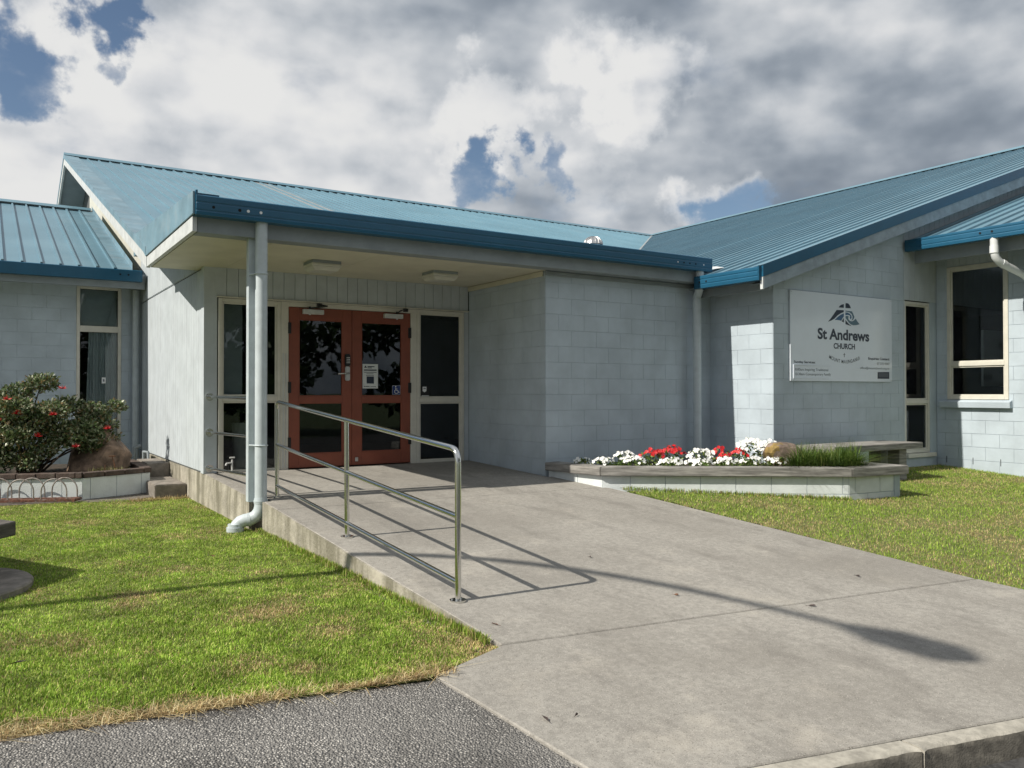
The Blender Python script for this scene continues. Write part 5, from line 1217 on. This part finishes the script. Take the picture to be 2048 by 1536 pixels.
# ================================================================== LAWNS
def inv(u, v, z):
    d = fw+rt*((u-1024)/1634.8)-up*((v-768)/1634.8); t = (z-1.5)/d.z; return d.x*t, d.y*t
DRY = [(*inv(u, v, .17), r_, a) for u, v, r_, a in ((268, 1188, .14, .9), (262, 1205, .14, .7), (545, 1215, .22, .95), (500, 1222, .2, .6), (570, 1190, .12, .6), (665, 1252, .15, .8), (690, 1230, .12, .5), (610, 1325, .09, .85), (500, 1318, .16, .5), (530, 1140, .1, .6), (950, 1275, .3, .75), (30, 1280, .15, .5), (840, 1330, .2, .5), (700, 1160, .2, .35), (60, 1060, .4, .3), (300, 1040, .6, .25), (430, 1060, .3, .4))]
def grass():
    def fbm(x, y, s, o=0): return np.array([mnoise.fractal(Vector((a*s+o, b*s, o)), 1., 2., 4) for a, b in zip(x, y)])
    def colours(x, y, dry):
        n = len(x); g1 = np.array((.26, .39, .050)); g2 = np.array((.15, .26, .025)); g3 = np.array((.43, .50, .12)); st = np.array((.58, .46, .24)); br = np.array((.36, .25, .13))
        r_ = rng.random((n, 1)); c = np.where(r_ < .45, g1, np.where(r_ < .78, g2, g3)); c = c*rng.uniform(.8, 1.25, (n, 1))
        d = np.clip(dry, 0, 1)[:, None]; isdry = (rng.random((n, 1)) < d); s_ = np.where(rng.random((n, 1)) < .7, st, br)*rng.uniform(.7, 1.15, (n, 1)); c = c*(1-d*.25)+np.array((.25, .22, .08))*d*.25
        return np.where(isdry, s_, c).astype(np.float32)
    # left lawn
    def left(n, x0, x1, y1, name, label, width, seg2):
        x = rng.uniform(x0, x1, n); t = rng.random(n); yl = 3.84-.162*x-.02; yl = np.where(x > 1.817, 3.545+(x-1.817)*.36, yl); y = yl+(y1-yl)*t**1.35
        edge = np.where(y > 8.02, 2.17, 2.24+.017*(8.02-y)*1.05)+.012*rng.normal(size=n)*0
        wob = .05*np.sin(x*3.1)+.035*np.sin(x*8.3+1)+.02*np.sin(x*19)
        keep = (x < edge) & ~((y > 7.72) & (x > 2.19)) & (y < 11.35-(x-1)*.12) & ((x+.37)**2+(y-6.72)**2 > .655**2)
        keep &= ~((y > 11.1) & (x > 1.5)); x, y, wob, yl = x[keep], y[keep], wob[keep], yl[keep]
        dist = y-yl
        dead = np.clip((.13+wob*1.7-dist)/.12, 0, 1); dead *= np.where(x > 1.3, .75, 1)
        dry = dead.copy()*.97
        for dx, dy, r_, a in DRY: dry = np.maximum(dry, a*np.exp(-((x-dx)**2+((y-dy))**2)/(r_*r_))*(.6+.8*rng.random(len(x))))
        shade = (.86+.40*np.clip(fbm(x, y, 2.3, 7.)+.5, 0, 1)+.25*fbm(x, y, 9., 2.))[:, None]
        sub = fbm(x[::1], y[::1], 1.6, 3.); dry = np.maximum(dry, np.clip((sub-.15)*.9, 0, .5)); dry = np.maximum(dry, np.clip((y-8.5)*.08, 0, .22)); dry = np.maximum(dry, .05)
        h = rng.uniform(.011, .023, len(x))*(1-.5*dead)*(1-.25*np.clip(dry, 0, 1))*(1+.5*fbm(x, y, 6., 9.)); tall = rng.random(len(x)) < .03; h = np.where(tall, h*1.7, h)
        zz = np.where(y < 5.5, .135+(y-yl)/(5.5-yl)*.015, .15+np.clip((y-5.5)/2.7, 0, 1)*.01)
        thin = rng.random(len(x)) < np.where(dead > .5, .62, 1.); x, y, zz, h, dry, shade = x[thin], y[thin], zz[thin], h[thin], dry[thin], shade[thin]
        o = blades(name, None, np.stack([x, y, zz-.002], 1), h, (colours(x, y, dry)*shade).astype(np.float32), width=width, lean=.7, seg2=seg2); tag(o, label, 'grass', kind='stuff')
    left(300000, -.15, 2.4, 11.4, 'lawn_grass', 'mown green lawn with straw patches left of the ramp', .0044, True)
    left(70000, -3., -.15, 11.4, 'lawn_grass', 'mown lawn further left, beyond the timber slab seat', .007, False)
    # right lawn
    n = 190000; x = rng.uniform(6.03, 13.0, n); y = rng.uniform(0, 7.15, n)
    lo = 2.2-.205*(x-2.5)+.03; edge = 6.07+(6.9-y)*.035
    keep = (y > lo) & (x > edge+.01*rng.normal(size=n)) & (x < 12.5) & (y < 7.14)
    for i in range(len(OUT)-1):
        pass
    inside = (y > 5.742+(8.238-x)*(7.361-5.742)/(8.238-5.97)) & (x < 8.238) | ((x >= 8.238) & (x < 9.08) & (y > 5.742-(x-8.238)*.122))
    keep &= ~inside & ~((y > 7.09) & (x < 12.46)); x, y = x[keep], y[keep]
    dry = np.clip(fbm(x, y, 1.1, 5.)*.9+.30, .08, .8); h = rng.uniform(.016, .034, len(x))*(1-.3*dry)
    zz = .47-.072*(8.2-y)-.014
    o = blades('lawn_grass', None, np.stack([x, y, zz], 1), h, colours(x, y, dry*.8), width=.0065, lean=.55, seg2=False); tag(o, 'yellowing mown lawn right of the concrete ramp', 'grass', kind='stuff')
    # taller fringe along the ramp and planter
    n = 5000; t = rng.random(n); yy = 8.0+(3.8-8.0)*t; xx = 2.24+.017*(8.02-yy)*1.05-.012-np.abs(rng.normal(0, .018, n))
    keep = rng.random(n) < .75; c = colours(xx, yy, np.full(n, .2)); zz = np.where(yy < 5.5, .140, .155)
    o = blades('lawn_fringe', None, np.stack([xx, yy, zz], 1)[keep], rng.uniform(.03, .06, n)[keep], c[keep], width=.005, lean=.5); tag(o, 'longer grass fringe along the foot of the ramp edge', 'grass', kind='stuff')
    n = 1400; t = rng.random(n); xx = 6.15+(8.26-6.15)*t; yy = 7.26+(5.74-7.26)*t-.015-np.abs(rng.normal(0, .015, n)); c = colours(xx, yy, np.full(n, .25))
    o = blades('lawn_fringe', None, np.stack([xx, yy, .47-.072*(8.2-yy)-.014], 1), rng.uniform(.03, .065, n), c, width=.006, lean=.5); tag(o, 'longer grass fringe at the foot of the grey planter', 'grass', kind='stuff')
    # straw litter along the footpath edge and near the steps
    n = 3000; xx = rng.uniform(-1.5, 1.95, n); yy = 3.84-.162*xx-.035+np.abs(rng.normal(0, .06, n)*(1+.9*np.sin(xx*5.3)*np.sin(xx*2.1+1))); c = np.array([(.62, .49, .26), (.48, .36, .18), (.30, .20, .10), (.70, .60, .36)])[rng.integers(0, 4, n)]*rng.uniform(.8, 1.1, (n, 1))
    o = blades('dead_grass', None, np.stack([xx, yy, np.full(n, .138)], 1), rng.uniform(.02, .05, n), c, width=.004, lean=2.2); tag(o, 'dead straw strip between lawn and chip footpath', 'dead grass', kind='stuff')
    n = 500; xx = rng.uniform(1.5, 2.17, n); yy = 11.03+rng.normal(0, .06, n); c = np.array([(.42, .33, .16), (.33, .24, .11)])[rng.integers(0, 2, n)]
    o = blades('dead_grass', None, np.stack([xx, yy, np.full(n, .165)], 1), rng.uniform(.02, .06, n), c, width=.006, lean=2.); tag(o, 'dry straw tufts at the foot of the lower step', 'dead grass', kind='stuff')
grass()

# ================================================================== FALLEN LEAVES
def fallen(u, v, s, m, label, lawn=False):
    z = .17
    for _ in range(30):
        x, y = inv(u, v, z); z = ramp(y)+.004 if not lawn else .185
    a = random.uniform(0, 6.28); d = Vector((math.cos(a), math.sin(a), 0)); e = Vector((-d.y, d.x, 0)); p = Vector((x, y, z))
    mm = M(); mm.add([p-d*s, p-d*s*.3+e*s*.32+Vector((0, 0, .008)), p+d*s*.5+e*s*.24+Vector((0, 0, .012)), p+d*s+Vector((0, 0, .004)), p+d*s*.5-e*s*.26+Vector((0, 0, .003)), p-d*s*.3-e*s*.3+Vector((0, 0, .006))], [(0, 1, 2, 3), (0, 3, 4, 5)])
    mm.tube([p-d*s*1.5, p-d*s], .0012, 5); tag(mm.build('fallen_leaf', m), label, 'leaf', 'fallen leaves')
fallen(1090, 1437, .032, 'dry_leaf_dark', 'dark dry leaf on the concrete near the chip footpath corner')
fallen(1153, 1431, .012, 'dry_leaf_dark', 'tiny dark leaf right of the larger leaf near the footpath corner')
fallen(990, 1249, .025, 'dry_leaf', 'reddish leaf on the concrete just below the last handrail post')
fallen(1352, 1190, .024, 'dry_leaf', 'brown leaf on the ramp beside the long lamp shadow')
fallen(1715, 1152, .026, 'dry_leaf_dark', 'dark leaf on the ramp near the right lawn')
fallen(1624, 1212, .026, 'dry_leaf_dark', 'leaf lying on the joint crossed by the lamp shadow')
fallen(1180, 1114, .018, 'dry_leaf_dark', 'dark speck of leaf on the ramp right of the handrail')
fallen(425, 1112, .040, 'dry_leaf', 'brown leaf on the left lawn', True)
fallen(36, 1326, .050, 'dry_leaf_dark', 'dark curled leaf on the lawn at the left edge', True)
